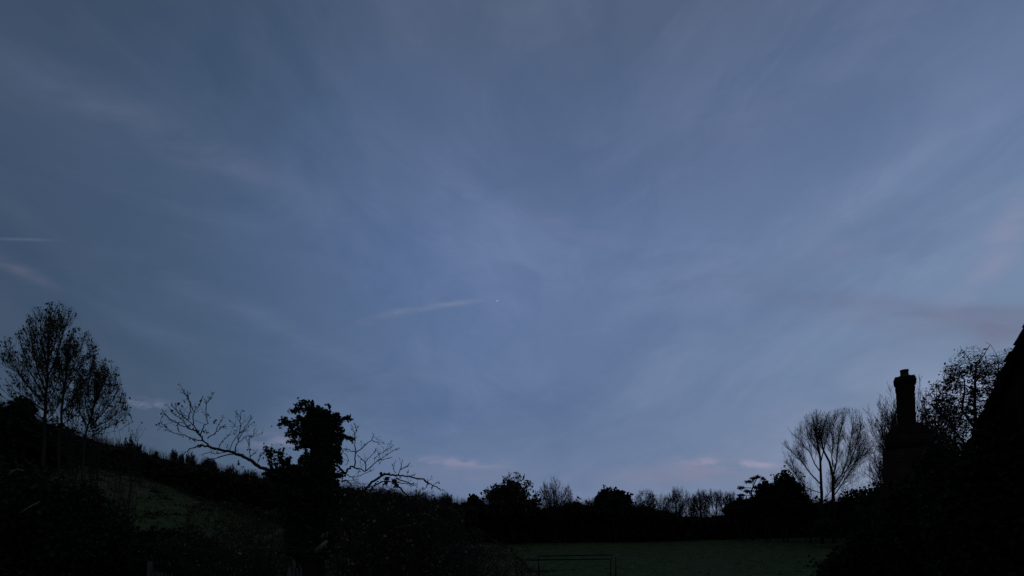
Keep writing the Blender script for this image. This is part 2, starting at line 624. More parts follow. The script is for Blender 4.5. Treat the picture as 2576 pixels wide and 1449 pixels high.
sc = MB()
for q in range(330):
    x_, y_ = rng_t.uniform(-82, -22), rng_t.uniform(62, 99)
    if q < 130:                              # thickest along the foot of the wood
        y_ = 96 + rng_t.normal(0, 2.0)
    w_ = rng_t.uniform(.25, .75)
    p_ = np.array((x_, y_, gz(x_, y_))) + np.abs(rng_t.normal(0, 1, (26, 3))) * np.array((0, 0, w_ * .5)) + rng_t.normal(0, 1, (26, 3)) * np.array((w_, w_, .03))
    sc.leaves(p_, .26, rng_t, CLUMP)
tag(sc.build('hillside_scrub', mat_leaf('hill_scrub', (.014, .016, .010), (.045, .042, .028), .6)), 'low dark scrub scattered over the grassy hillside', 'scrub', kind='stuff')


# ------------------------------------------------------------------ growing wood
def unit(v):
    return v / (np.linalg.norm(v) + 1e-9)


def grow(rng, p, d, L, r, lv, sp, out):
    """one branch and everything on it; sp has per-level nseg, wiggle, up, children, angle, ratio, from"""
    q = sp[lv]
    n = q['nseg']
    pts = [np.array(p, float)]
    d = unit(np.array(d, float))
    for i in range(n):
        d = unit(d + rng.normal(0, q['wiggle'], 3) + np.array((0, 0, q['up'])))
        pts.append(pts[-1] + d * L / n)
    pts = np.array(pts)
    end = .35 if lv < len(sp) - 1 else .5
    rad = np.linspace(r, r * end, n + 1)
    out.append((pts, rad, lv))
    if lv + 1 >= len(sp):
        return
    c = q['children']
    c = rng.integers(c[0], c[1] + 1)
    ts = np.sort(rng.uniform(q['from'], 1, c))
    ph = rng.uniform(0, 6.28)
    for k, t in enumerate(ts):
        f = t * n
        i = min(int(f), n - 1)
        pp = pts[i] + (pts[i + 1] - pts[i]) * (f - i)
        dd = unit(pts[i + 1] - pts[i])
        ph += 2.4 + rng.normal(0, .4)
        s_ = unit(np.cross(dd, (.3, .2, 1) if abs(dd[2]) < .9 else (1, .2, 0)))
        s2 = np.cross(dd, s_)
        a = R(rng.uniform(*q['angle']))
        nd = dd * math.cos(a) + (s_ * math.cos(ph) + s2 * math.sin(ph)) * math.sin(a)
        rr = np.interp(t, [0, 1], [r, r * end]) * q.get('thin', .6)
        grow(rng, pp, nd, L * rng.uniform(*q['ratio']) * (1 - q.get('taper', .45) * (t - q['from'])), rr, lv + 1, sp, out)


def lv(nseg, wiggle, up, children=(0, 0), angle=(25, 50), ratio=(.4, .6), frm=.2, thin=.6, taper=.45):
    return {'nseg': nseg, 'wiggle': wiggle, 'up': up, 'children': children, 'angle': angle, 'ratio': ratio,
            'from': frm, 'thin': thin, 'taper': taper}


ASCEND = [lv(9, .05, .06, (16, 20), (22, 45), (.40, .55), .12, .5, .7), lv(6, .09, .12, (9, 13), (20, 42), (.35, .5), .15),
          lv(4, .12, .10, (5, 8), (20, 45), (.4, .6), .15), lv(3, .15, .08)]
FAN = [lv(3, .04, .02, (16, 19), (12, 58), (1.5, 2.0), .42, .5, .25), lv(7, .07, .05, (11, 14), (18, 38), (.35, .5), .15),
       lv(4, .10, .05, (7, 9), (20, 42), (.35, .55), .12), lv(3, .12, .04)]
DOME = [lv(5, .05, .05, (13, 16), (25, 62), (.65, .95), .28, .5, .35), lv(6, .12, .05, (10, 13), (25, 50), (.4, .55), .15),
        lv(4, .15, .05, (7, 9), (25, 55), (.4, .6), .1), lv(3, .16, .05)]
THICKET = [lv(5, .14, .05, (8, 11), (25, 60), (.5, .8), .15, .55, .3), lv(5, .18, .02, (6, 9), (30, 60), (.4, .6), .15),
           lv(3, .2, .0)]


def fit(br, base, height, width, lean=(0, 0)):
    """scale a grown tree (in its own space, foot at the origin) to its measured height and width"""
    allp = np.concatenate([b[0] for b in br])
    w = np.percentile(np.abs(allp[:, :2]), 99) * 2
    h = allp[:, 2].max()
    s_ = np.array((width / w, width / w, height / h))
    res = []
    for p, r, l in br:
        q = p * s_
        q[:, :2] += np.outer(np.clip(q[:, 2] / height, 0, 1), lean)
        res.append((q + np.array(base), r, l))
    return res


def stop_at(br, line, loose=1.0):
    """shoots end where they would pass the measured outline of the crown"""
    lx = np.array([q[0] for q in line], float)
    ly = np.array([q[1] for q in line], float)
    res = []
    rng = np.random.default_rng(len(br))
    for p, r, l in br:
        px = (512 + F * p[:, 0] / p[:, 1]) * 2.5156
        top = np.interp(px, lx, ly) + rng.uniform(-12, 46) * loose
        py = (517 - F * (p[:, 2] - CAMZ) / p[:, 1]) * 2.5156
        ok = (py > top) & (px > lx[0]) & (px < lx[-1])
        n = len(p) if ok.all() else int(np.argmin(ok))
        if n > 1:
            res.append((p[:n], r[:n], l))
    return res


def wood_meshes(br, root, bark, twig, leaf=None, lsize=.1, lcount=0, seed=1, minr=.0, low=1, shape=None, spread=.15, power=0.0):
    rng = np.random.default_rng(seed)
    tk, cr = MB(), MB()
    P0, P1, A, B = [], [], [], []
    tips = []
    for p, r, l in br:
        r = np.maximum(r, minr)
        if l <= low:
            tk.tube(p, r, 7 if l == 0 else 5, .06, rng)
        else:
            P0.append(p[:-1]); P1.append(p[1:]); A.append(r[:-1]); B.append(r[1:])
            tips.append(p[1:])
    if P0:
        cr.frusta(np.concatenate(P0), np.concatenate(P1), np.concatenate(A), np.concatenate(B))
    if leaf is not None and lcount:
        tp = np.concatenate(tips)
        if power:
            zz = (tp[:, 2] - tp[:, 2].min()) / np.ptp(tp[:, 2])
            w = (.15 + zz) ** power
            idx = rng.choice(len(tp), lcount, p=w / w.sum())
        else:
            idx = rng.integers(0, len(tp), lcount)
        lf = MB()
        lf.leaves(tp[idx] + rng.normal(0, spread, (lcount, 3)) * np.array((1, 1, .7)), lsize, rng, shape)
    tk.build('trunk', bark, root)
    c = cr.build('crown', twig, root) if P0 else None
    if leaf is not None and lcount:
        lf.build('leaves', leaf, root)
    return c


def bare_tree(name, label, cat, xl, xr, ytop, Y, spec, seed, r0, stems=1, bark=BARK, twig=TWIGF, leaf=None, lsize=.1,
              lcount=0, minr=.0, trunkx=None, group=None, L0=1.0, base_z=None, power=0.0, spread=.15, dome=False):
    """xl, xr, ytop: measured extent of the crown in 2576-wide picture units; Y: distance"""
    rng = np.random.default_rng(seed)
    cx_ = (xl + xr) / 2
    tx = cx_ if trunkx is None else trunkx
    top = D(cx_, ytop, Y)
    foot = D(tx, 1400, Y)
    bz = gz(foot.x, Y) if base_z is None else base_z
    H = top.z - bz
    W = (xr - xl) / 2.5156 / F * Y
    br = []
    for k in range(stems):
        a = rng.uniform(0, 6.28)
        off = np.array((math.cos(a), math.sin(a), 0)) * r0 * (1.4 if stems > 1 else 0)
        d = np.array((math.cos(a) * .16, math.sin(a) * .16, 1)) if stems > 1 else np.array((0, 0, 1))
        grow(rng, off, d, H * .9 * L0, r0 * (1 if k == 0 else rng.uniform(.6, .95)), 0, spec, br)
    if dome:
        H, W = H * 1.12, W * 1.3
    br = fit(br, (foot.x, Y, bz - .15), H + .15, W, ((D(cx_, 1200, Y) - D(tx, 1200, Y)).x, 0))
    if dome:
        an_ = np.linspace(math.pi, 0, 13)
        yb_ = ytop + max((xr - xl) * .62, 26)
        br = stop_at(br, [(cx_ + (xr - xl) / 2 * math.cos(a), yb_ - (yb_ - ytop) * math.sin(a) ** .8) for a in an_], .3)
    root = empty(name, (foot.x, Y, bz), label, cat, group)
    wood_meshes(br, root, bark, twig, leaf, lsize, lcount, seed + 5, minr, power=power, spread=spread)
    return root


def blob_points(rng, lobes, n, lo=.55, hi=1.06):
    """points in the outer shell of some lumpy ellipsoids"""
    lob = np.array(lobes, float)
    vol = (lob[:, 3] * lob[:, 4] + lob[:, 3] * lob[:, 5] + lob[:, 4] * lob[:, 5])
    idx = rng.choice(len(lob), n, p=vol / vol.sum())
    d = rng.normal(size=(n, 3))
    d /= np.linalg.norm(d, axis=1)[:, None]
    q = lob[idx]
    lump = 1 + .14 * np.sin(d[:, 0] * 5 + idx * 1.7) * np.sin(d[:, 1] * 6 + idx) + .12 * np.sin(d[:, 2] * 9 + d[:, 0] * 7 + idx * .6)
    r = rng.uniform(lo, hi, n) * lump
    return q[:, :3] + d * q[:, 3:6] * r[:, None]


def bush(name, label, cat, Y, lobes, leaf, n, size, seed, group=None, sprigs=40, sprig_len=.8, sr=.02, stems=5, twig=TWIG, yr=None,
         extra=None, lo=.45, shape=None):
    """lobes measured as (x, y, rx, ry) in 2576-wide picture units; depth follows the width"""
    rng = np.random.default_rng(seed)
    k = Y / 2.5156 / F
    L = []
    for (x, y, rx, ry) in lobes:
        c = D(x, y, Y)
        L.append((c.x, Y + rng.uniform(-.3, .3) * rx * k, c.z, rx * k, (yr or min(rx, ry) * 1.0 * k), ry * k))
    A = np.array(L)
    fx = float((A[:, 0] * A[:, 3]).sum() / A[:, 3].sum())
    bz = gz(fx, Y)
    root = empty(name, (fx, Y, bz), label, cat, group)
    pts = blob_points(rng, L, n, lo)
    pts = pts[pts[:, 2] > bz - .1]
    lf = MB()
    lf.leaves(pts, size, rng, shape or CLUMP)
    for i in range(min(stems, 3)):
        q = A[rng.integers(len(A))]
        e = q[:3] + rng.normal(0, .25, 3) * q[3:6]
        b0 = np.array((fx + (e[0] - fx) * .35, Y, bz - .1))
        m = (b0 + e) / 2 + rng.normal(0, .1, 3) * np.linalg.norm(e - b0)
        one = MB()
        one.tube([b0, (b0 + m) / 2 + rng.normal(0, .03, 3), m, e], np.array((sr * 4, sr * 3.2, sr * 2.4, sr)), 6)
        one.build('stem', twig, root)
    # sprigs standing out of the outline
    P0, P1, RA, RB, tips = [], [], [], [], []
    sp_ = blob_points(rng, L, sprigs * 3, .85, 1.0)
    for p in sp_:
        c = A[np.argmin(((p - A[:, :3]) ** 2 / A[:, 3:6] ** 2).sum(1))]
        d = unit((p - c[:3]) / c[3:6] + np.array((0, 0, .7)))
        if d[2] < -.1 or len(P0) > sprigs * 3:
            continue
        ln = sprig_len * rng.uniform(.4, 1.0)
        q = p
        for s_ in range(3):
            d = unit(d + rng.normal(0, .18, 3))
            e = q + d * ln / 3
            P0.append(q); P1.append(e)
            RA.append(sr * (1 - .25 * s_)); RB.append(sr * (.75 - .25 * s_))
            tips.append(e)
            q = e
    lf.frusta(P0, P1, RA, RB)
    if tips:
        tp = np.array(tips)
        lf.leaves(tp[rng.integers(0, len(tp), len(tp))] + rng.normal(0, size * .5, tp.shape), size * .8, rng, shape or CLUMP)
    if extra:
        extra(root, L, rng)
    lf.build('foliage', leaf, root)
    return root


# =================================================================== far side of the field
# -- hillside wood: a low dark mass, then the single trees that stand out of it
def wood_mass(name, label, crest, Yf, depth, leaf, n, size, seed, twig):
    """crest: (x, y) of its top line in 2576-wide picture units; foot on the ground"""
    rng = np.random.default_rng(seed)
    X = np.array([c[0] for c in crest], float)
    Yt = np.array([c[1] for c in crest], float)
    m = MB()
    xs = rng.uniform(X[0], X[-1], n)
    dep = rng.uniform(0, 1, n) ** 1.5
    Y = Yf + dep * depth
    pts = np.zeros((n, 3))
    for i in range(n):
        w = D(xs[i], np.interp(xs[i], X, Yt), Yf + depth * .5)
        k = Y[i] / (Yf + depth * .5)
        px = w.x * k
        g0 = gz(px, Y[i])
        top = CAMZ + (w.z - CAMZ) * k
        top = top - .9 * abs(math.sin(px * .55 + seed) * math.sin(px * .23 + Y[i] * .4)) - .6 * (1 - dep[i])
        t = rng.uniform(0, 1) ** .8
        pts[i] = (px, Y[i], g0 + max(top - g0, .3) * t)
    m.leaves(pts, size, rng, CLUMP, .1)
    # fine upright twigs over the top line
    nt_ = n // 2
    xs = rng.uniform(X[0], X[-1], nt_)
    P0, P1 = [], []
    for x in xs:
        Yq = Yf + depth * rng.uniform(.3, 1)
        w = D(x, np.interp(x, X, Yt) + 5, Yq)
        d = np.array((rng.normal(0, .25), rng.normal(0, .25), 1.0))
        P0.append(np.array(w) + (0, 0, -1.0))
        P1.append(np.array(w) + d * rng.uniform(.0, 1.0) ** 2 * 2.6 + (0, 0, -.4))
    m.frusta(np.array(P0), np.array(P1), np.full(nt_, .022), np.full(nt_, .008))
    o = m.build(name, leaf)
    return tag(o, label, 'woodland', kind='stuff')


wood_mass('hillside_wood', 'dark scrubby wood covering the slope above the grassy hillside',
          [(-160, 960), (0, 1015), (60, 1035), (130, 1075), (200, 1098), (260, 1112), (320, 1124), (400, 1150), (440, 1158),
           (520, 1172), (600, 1192), (700, 1206), (760, 1212), (860, 1222), (950, 1236), (1050, 1246), (1130, 1262), (1200, 1272)],
          97, 16, LSCRUB, 30000, .75, 3, TWIGF)
wood_mass('field_edge_hedge', 'long dark hedge across the far edge of the field',
          [(1100, 1264), (1170, 1272), (1230, 1262), (1300, 1262), (1360, 1274), (1440, 1268), (1500, 1270), (1600, 1280),
           (1680, 1292), (1740, 1299), (1800, 1297), (1860, 1284), (1900, 1268), (2010, 1266), (2100, 1262), (2200, 1262),
           (2300, 1240), (2500, 1220), (2800, 1200)],
          110, 9, LSCRUB, 46000, .8, 4, TWIGF)

HB = 'bare trees along the top of the hillside wood'
for i, (xl, xr, yt, Y, lab) in enumerate([
    (303, 338, 1098, 98, 'small leafy dark sapling at the top of the hill slope beside the tall leafy trees'),
    (330, 360, 1112, 104, 'small faint bare tree on the hill crest, second from the tall leafy trees'),
    (374, 402, 1134, 106, 'low twiggy bare tree alone in the dip of the hill crest'),
    (424, 446, 1130, 106, 'small bare tree with a feathery crown just left of the drooping limb tip'),
    (446, 462, 1138, 108, 'narrow faint bare tree under the drooping limb tip'),
    (462, 492, 1134, 110, 'bare tree with a rounded crown under the long bare limb'),
    (500, 545, 1148, 110, 'wide low bare tree beneath the middle of the long bare limb'),
    (560, 600, 1166, 112, 'low bare tree on the hillside under the thick part of the long limb'),
    (606, 650, 1178, 112, 'low bare tree in the hillside wood left of the ivy clad trunk'),
    (1040, 1078, 1228, 112, 'faint bare tree behind the hanging tip of the broken limb'),
    (1094, 1146, 1238, 112, 'low pale twiggy bare tree right of the broken limb tip'),
]):
    bare_tree('bare_tree', lab, 'tree', xl, xr, yt, Y, DOME if i not in (0,) else ASCEND, 40 + i, .16, 1 if i % 2 else 2,
              minr=.024, group=HB, dome=i > 0, leaf=LDRY if i in (0, 3, 6, 8) else None, lsize=.28, lcount=300 if i else 260)

# -- trees of the far hedge line
bush('evergreen_tree', 'small dark dome of an evergreen at the left foot of the big leafy tree', 'tree', 111,
     [(1194, 1274, 24, 26), (1178, 1290, 20, 20), (1215, 1292, 22, 22)], LEVER, 2600, .62, 61, sprigs=30, sprig_len=1.2, sr=.04)
bare_tree('leafy_tree', 'broad ragged tree still holding leaves in the middle of the far hedge line', 'tree', 1228, 1364, 1188, 108,
          DOME, 62, .34, 3, leaf=LDRY, lsize=.62, lcount=4200, minr=.035, spread=.45)
bare_tree('fan_tree', 'bare tree with a fan shaped crown right of the broad leafy tree', 'tree', 1352, 1442, 1196, 108, FAN, 63, .30, 1,
          minr=.022, trunkx=1396, dome=True)
bush('evergreen_tree', 'round topped dense evergreen standing alone right of the fan shaped bare tree', 'tree', 109,
     [(1530, 1262, 32, 30), (1556, 1262, 30, 28), (1520, 1284, 34, 24), (1572, 1286, 34, 24), (1524, 1248, 22, 16), (1553, 1246, 18, 14)],
     LEVER, 5200, .55, 64, sprigs=60, sprig_len=1.3, sr=.035)
bush('scrub_bush', 'low dark bush at the right foot of the fan shaped bare tree', 'bush', 109,
     [(1448, 1284, 26, 20), (1470, 1288, 30, 16)], LSCRUB, 2200, .6, 65, sprigs=60, sprig_len=1.5, sr=.03)
ROW = 'bare trees of the far row right of the round evergreen'
for i, (xl, xr, yt, sp_, lab) in enumerate([
    (1472, 1502, 1250, DOME, 'thin low bare tree just left of the round topped evergreen'),
    (1600, 1652, 1229, DOME, 'round crowned bare tree standing apart at the left end of the far row'),
    (1660, 1690, 1240, ASCEND, 'short bare tree at the left side of the tallest one of the far row'),
    (1684, 1730, 1221, ASCEND, 'tallest bare tree of the far row with dense upright twigs'),
    (1730, 1754, 1242, ASCEND, 'short narrow bare tree right of the tallest one of the far row'),
    (1750, 1780, 1229, ASCEND, 'narrow upright bare tree in the middle of the far row'),
    (1778, 1818, 1229, DOME, 'bare tree with a broad dense crown near the right end of the far row'),
    (1816, 1854, 1236, DOME, 'rounded bare tree at the right end of the far row beside the crooked pine'),
]):
    bare_tree('bare_tree', lab, 'tree', xl - 7, xr + 7, yt - 2, 112 + (i % 3) * 2, DOME, 70 + i, .18, 1 + i % 2, minr=.019, group=ROW, dome=True)
bush('scrub_bush', 'low dark bush beneath the round crowned tree at the far row', 'bush', 110,
     [(1620, 1292, 28, 16), (1655, 1298, 34, 14)], LSCRUB, 2200, .6, 81, sprigs=40, sprig_len=1.3, sr=.03)

# -- crooked pine, evergreens and the big bare tree on the right
PY = 104
pr = empty('pine_tree', (D(1893, 1300, PY).x, PY, gz(D(1893, 1300, PY).x, PY)), 'small crooked pine with flat layered tufts left of the dark evergreens', 'tree')
pm = MB()
rngp = np.random.default_rng(5)
ft = pr.location
pm.tube([ft, D(1893, 1290, PY), D(1893, 1262, PY), D(1890, 1240, PY), D(1895, 1222, PY), D(1903, 1206, PY)], [.26, .23, .20, .16, .12, .07], 7, .06, rngp)
pads = [((1894, 1248), (1864, 1246), 12), ((1891, 1240), (1880, 1236), 10), ((1893, 1228), (1864, 1228), 11), ((1896, 1220), (1884, 1212), 12),
        ((1903, 1206), (1906, 1200), 9), ((1897, 1216), (1895, 1204), 10), ((1894, 1236), (1903, 1226), 10), ((1893, 1252), (1905, 1246), 10)]
pf = MB()
for (a, b, w) in pads:
    A_, B_ = D(*a, PY), D(*b, PY + rngp.uniform(-1, 1))
    m_ = (A_ + B_) / 2 + Vector((0, 0, .1))
    pm.tube([A_, m_, B_], [.09, .07, .03], 5)
    c = np.array(B_)
    P = c + rngp.normal(0, 1, (170, 3)) * np.array((w * .030, .35, .17))
    pf.leaves(P, .22, rngp, CLUMP)
    src = np.array(m_)
    k_ = rngp.integers(0, 170, 26)
    pm.frusta(np.tile(src, (26, 1)), P[k_], np.full(26, .025), np.full(26, .012))
pm.build('trunk', BARK, pr)
pf.build('crown', LEVER, pr)

bush('evergreen_tree', 'dark bushy evergreen with a blunt top right of the crooked pine', 'tree', 101,
     [(1925, 1237, 19, 24), (1919, 1266, 26, 20), (1942, 1254, 26, 27)], LEVER, 5600, .5, 91, sprigs=170, sprig_len=1.7, sr=.035)
bush('evergreen_tree', 'tallest dark evergreen with a pointed ragged top left of the big bare tree', 'tree', 99,
     [(1975, 1226, 24, 36), (1962, 1255, 36, 34), (1995, 1246, 26, 34), (2010, 1268, 26, 24), (1982, 1214, 12, 14)], LEVER, 6200, .46, 92, sprigs=240, sprig_len=2.0, sr=.035)
bush('scrub_bush', 'low dark bush in front of the crooked pine at the field edge', 'bush', 103,
     [(1866, 1268, 20, 15), (1885, 1276, 26, 18), (1846, 1284, 26, 14)], LSCRUB, 3000, .5, 93, sprigs=50, sprig_len=1.0, sr=.03)


def Q(px, py):          # detail view of the right side, to 2576-wide units
    return 1932 + .25 * px, 1087 + .25 * py


TY = 92
BX = D(2082, 1262, TY).x
big = empty('bare_tree', (BX, TY, gz(BX, TY)), 'tall bare tree with twin trunks and spreading upright limbs beside the chimney', 'tree')
rngb = np.random.default_rng(11)
limbs = [
    ([(540, 760), (540, 640), (532, 450), (525, 250), (490, 60), (468, -60), (440, -180), (470, -280)], .20),
    ([(655, 760), (655, 560), (652, 440), (618, 300), (560, 190), (530, 60), (560, -60), (610, -200), (640, -300)], .20),
    ([(525, 520), (430, 420), (330, 280), (250, 210), (180, 150), (120, 100)], .10),
    ([(528, 610), (400, 570), (330, 510), (290, 440), (250, 380)], .07),
    ([(528, 400), (470, 320), (420, 200), (360, 140), (300, 60), (220, -10), (190, -60)], .09),
    ([(515, 200), (450, 120), (400, 40), (380, -80), (385, -180)], .08),
    ([(525, 330), (560, 180), (590, 60), (640, -60), (680, -180), (720, -290)], .09),
    ([(655, 440), (690, 300), (700, 150), (720, 20), (760, -120), (790, -290)], .11),
    ([(658, 520), (740, 430), (790, 300), (820, 160), (840, 30), (860, -140), (850, -280)], .11),
    ([(660, 590), (740, 480), (830, 300), (880, 160), (920, 20), (950, -120), (940, -220)], .10),
    ([(655, 650), (720, 560), (800, 440), (900, 280), (960, 130), (1010, 30)], .09),
    ([(575, 660), (620, 610), (645, 580)], .08),
    ([(655, 350), (640, 240), (660, 100), (650, -40), (690, -140), (660, -270)], .09),
    ([(740, 430), (850, 330), (930, 240), (990, 220)], .05),
    ([(620, 300), (520, 120), (480, -20), (500, -150), (540, -260)], .07),
]
br = []
sub = [lv(7, .045, .07, (9, 12), (14, 30), (.35, .5), .1, .6), lv(4, .08, .08, (4, 6), (16, 36), (.4, .6), .1), lv(3, .1, .06)]
tk = MB()
for li_, (pl, r) in enumerate(limbs):
    dep = 0 if li_ < 2 else rngb.uniform(-3.2, 3.2)
    pts = []
    for i, (x, y) in enumerate(pl):
        q = D(*Q(x, max(y, -205 - 12 * (li_ % 3))), TY + dep * min(1, i / 3))
        pts.append(np.array(q))
    pts[0][2] = max(pts[0][2], gz(pts[0][0], TY) - .2) if li_ > 1 else gz(pts[0][0], TY) - .2
    rad = np.linspace(r, r * .07, len(pts)) if li_ > 1 else np.r_[r * 1.3, np.linspace(r, r * .06, len(pts) - 1)]
    tk.tube(pts, rad * 1.3, 7, .05, rngb)
    n = len(pts)
    tot = sum(np.linalg.norm(pts[i + 1] - pts[i]) for i in range(n - 1))
    for t in rngb.uniform(.16 if li_ > 1 else .4, 1, 27 if tot > 10 else 15):
        f = t * (n - 1)
        i = min(int(f), n - 2)
        p = pts[i] + (pts[i + 1] - pts[i]) * (f - i)
        d = unit(pts[i + 1] - pts[i])
        s_ = unit(rngb.normal(size=3))
        nd = unit(d + s_ * rngb.uniform(.3, .85) + np.array((0, 0, .15)))
        grow(rngb, p, nd, rngb.uniform(3.0, 7.0) * (1.2 - .55 * t), max(.03, r * .30 * (1 - .6 * t)), 0, sub, br)
br = stop_at(br, [(1936, 1230), (1950, 1165), (1972, 1118), (2000, 1085), (2025, 1050), (2060, 1036), (2090, 1044), (2112, 1034), (2140, 1030), (2166, 1036), (2186, 1075), (2200, 1110), (2212, 1180), (2222, 1260)])
cr = MB()
cr.frusta(np.concatenate([b[0][:-1] for b in br]), np.concatenate([b[0][1:] for b in br]),
          np.maximum(np.concatenate([b[1][:-1] for b in br]), .0115), np.maximum(np.concatenate([b[1][1:] for b in br]), .009))
tk.build('trunk', BARK, big)
cr.build('crown', TWIGF, big)

bare_tree('bare_tree', 'bare feathery tree rising behind the chimney stack', 'tree', 2190, 2356, 946, 60, DOME, 101, .26, 2, minr=.013,
          trunkx=2284)
bare_tree('bare_tree', 'slender bare tree between the big twin trunked tree and the chimney', 'tree', 2170, 2276, 1006, 64, ASCEND, 102, .16, 3,
          minr=.011, trunkx=2240)
for xl, xr, yt, Y, sd, lab in ((1998, 2080, 1172, 95, 241, 'low thicket of bare twigs left of the twin trunks'),
                               (2098, 2196, 1160, 97, 242, 'low thicket of bare twigs between the twin trunks and the chimney')):
    bare_tree('bare_sapling', lab, 'tree', xl, xr, yt, Y, THICKET + [lv(3, .2, .05)], sd, .09, 3, minr=.014)
bare_tree('bare_tree', 'thin tangled bare tree just right of the chimney stack, before the wild leafy tree', 'tree', 2300, 2440, 968, 27, DOME, 243, .10, 2,
          minr=.008, leaf=LDRY, lsize=.10, lcount=2400, trunkx=2375, power=-.8)
bush('garden_bush', 'dark rounded bush below the big bare tree, left of the chimney', 'bush', 96,
     [(2150, 1266, 40, 34), (2200, 1262, 46, 36), (2218, 1246, 26, 30), (2110, 1285, 60, 28), (2180, 1296, 80, 44)], LEVER, 5600, .48, 103,
     sprigs=150, sprig_len=1.8, sr=.03)
bush('garden_bush', 'dark low bush below the big bare tree at the right end of the field', 'bush', 100,
     [(2040, 1288, 50, 22), (2000, 1296, 50, 24), (2080, 1300, 60, 26)], LSCRUB, 4500, .5, 104, sprigs=70, sprig_len=1.2, sr=.03)

# ------------------------------------------------------------------ brick house with the chimney
def brick_mat(name, c1, c2, mort, scale=1.0):
    m = bpy.data.materials.new(name)
    m.use_nodes = True
    t = m.node_tree
    b = t.nodes['Principled BSDF']
    tcn = t.nodes.new('ShaderNodeTexCoord')
    sx = t.nodes.new('ShaderNodeSeparateXYZ')
    t.links.new(tcn.outputs['Object'], sx.inputs[0])
    ad = t.nodes.new('ShaderNodeMath')
    t.links.new(sx.outputs[0], ad.inputs[0])
    t.links.new(sx.outputs[1], ad.inputs[1])
    cb = t.nodes.new('ShaderNodeCombineXYZ')
    t.links.new(ad.outputs[0], cb.inputs[0])
    t.links.new(sx.outputs[2], cb.inputs[1])
    br_ = t.nodes.new('ShaderNodeTexBrick')
    br_.inputs['Color1'].default_value = (*c1, 1)
    br_.inputs['Color2'].default_value = (*c2, 1)
    br_.inputs['Mortar'].default_value = (*mort, 1)
    br_.inputs['Scale'].default_value = scale
    br_.inputs['Mortar Size'].default_value = .010
    br_.inputs['Brick Width'].default_value = .225
    br_.inputs['Row Height'].default_value = .075
    t.links.new(cb.outputs[0], br_.inputs['Vector'])
    ns = t.nodes.new('ShaderNodeTexNoise')
    ns.inputs['Scale'].default_value = 2.2
    ns.inputs['Detail'].default_value = 6
    t.links.new(tcn.outputs['Object'], ns.inputs['Vector'])
    mx = t.nodes.new('ShaderNodeMix')
    mx.data_type = 'RGBA'
    mx.blend_type = 'MULTIPLY'
    mx.inputs[0].default_value = .8
    t.links.new(br_.outputs[0], mx.inputs[6])
    t.links.new(ns.outputs[0], mx.inputs[7])
    t.links.new(mx.outputs[2], b.inputs['Base Color'])
    bu = t.nodes.new('ShaderNodeBump')
    bu.inputs['Strength'].default_value = .6
    bu.inputs['Distance'].default_value = .01
    t.links.new(br_.outputs['Fac'], bu.inputs['Height'])
    bu.invert = True
    t.links.new(bu.outputs[0], b.inputs['Normal'])
    b.inputs['Roughness'].default_value = .95
    b.inputs['Specular IOR Level'].default_value = .1
    return m


BRICK = brick_mat('dark_brick', (.055, .034, .026), (.035, .024, .02), (.05, .048, .044))  # base colour kept very dark so the chimney stands as a silhouette
BRICKD = brick_mat('dark_old_brick', (.06, .036, .028), (.04, .027, .022), (.05, .048, .045))
TILE = mat_noise('old_roof_tile', (.018, .014, .012), (.045, .034, .028), 6, .5, spec=0.03)
POT = mat_noise('clay_pot', (.04, .028, .022), (.08, .055, .042), 10, .4)
WOODD = mat_noise('black_timber', (.006, .005, .005), (.014, .012, .010), 7, .4, (1, 1, .2), spec=0.0)  # near-black base colour keeps the gable wall and bargeboard a dark silhouette

CY = 22.0
HC = D(2286, 1300, CY)
HAZ = math.atan2(HC.x, CY)
HR = math.hypot(HC.x, CY)


def X(dx):
    return HC.x + (dx - 2286) / 2.5156 * CY * CY / (F * HR)


def Z(dy):
    return D(2286, dy, CY).z


def turned(mb):
    """the house stands turned: its chimney end looks at the viewer"""
    c_, s_ = math.cos(-HAZ), math.sin(-HAZ)
    for q in mb.v:
        dx, dy = q[:, 0] - HC.x, q[:, 1] - CY
        q[:, 0], q[:, 1] = HC.x + dx * c_ - dy * s_, CY + dx * s_ + dy * c_
    return mb


hx0, hx1 = X(2228), X(2620)
hz = gz(18, 22)
house = empty('brick_house', (HC.x, CY, hz), 'dark brick house with a tall chimney behind the right hand bushes', 'house')
wl = MB()
hY0, hY1 = CY + 1.05, CY + 6.5
eave, ridge = 5.0, Z(1196)
ym = (hY0 + hY1) / 2
vx = [(hx0, hY0, hz - .3), (hx0, hY1, hz - .3), (hx0, hY1, eave), (hx0, ym, ridge - .12), (hx0, hY0, eave),
      (hx1, hY0, hz - .3), (hx1, hY1, hz - .3), (hx1, hY1, eave), (hx1, ym, ridge - .12), (hx1, hY0, eave)]
wl.add(vx, [(0, 4, 3, 2, 1)])
wl.add(vx, [(5, 6, 7, 8, 9)])
wl.add(vx, [(0, 5, 9, 4), (1, 2, 7, 6)])
turned(wl).build('wall', BRICKD, house)
rf = MB()
nrow = 15
for side in (0, 1):
    ya = hY0 - .3 if side == 0 else hY1 + .3
    za = eave - .3 * (ridge - eave) / (ym - hY0)
    for k in range(nrow):
        t0, t1 = k / nrow, (k + 1.25) / nrow
        y0, y1 = ya + (ym - ya) * t0, ya + (ym - ya) * min(t1, 1)
        z0, z1 = za + (ridge - za) * t0, za + (ridge - za) * min(t1, 1)
        o_ = .03
        v = []
        for xx in (hx0 - .15, hx1 + .1):
            v += [(xx, y0, z0 + o_ + .012), (xx, y1, z1 + .012), (xx, y1, z1 - .01), (xx, y0, z0 - .01 + o_)]
        rf.add(v, [(0, 1, 2, 3), (7, 6, 5, 4), (0, 4, 5, 1), (3, 2, 6, 7), (0, 3, 7, 4), (1, 5, 6, 2)])
roof = turned(rf).build('roof', TILE, house)
rt = MB()
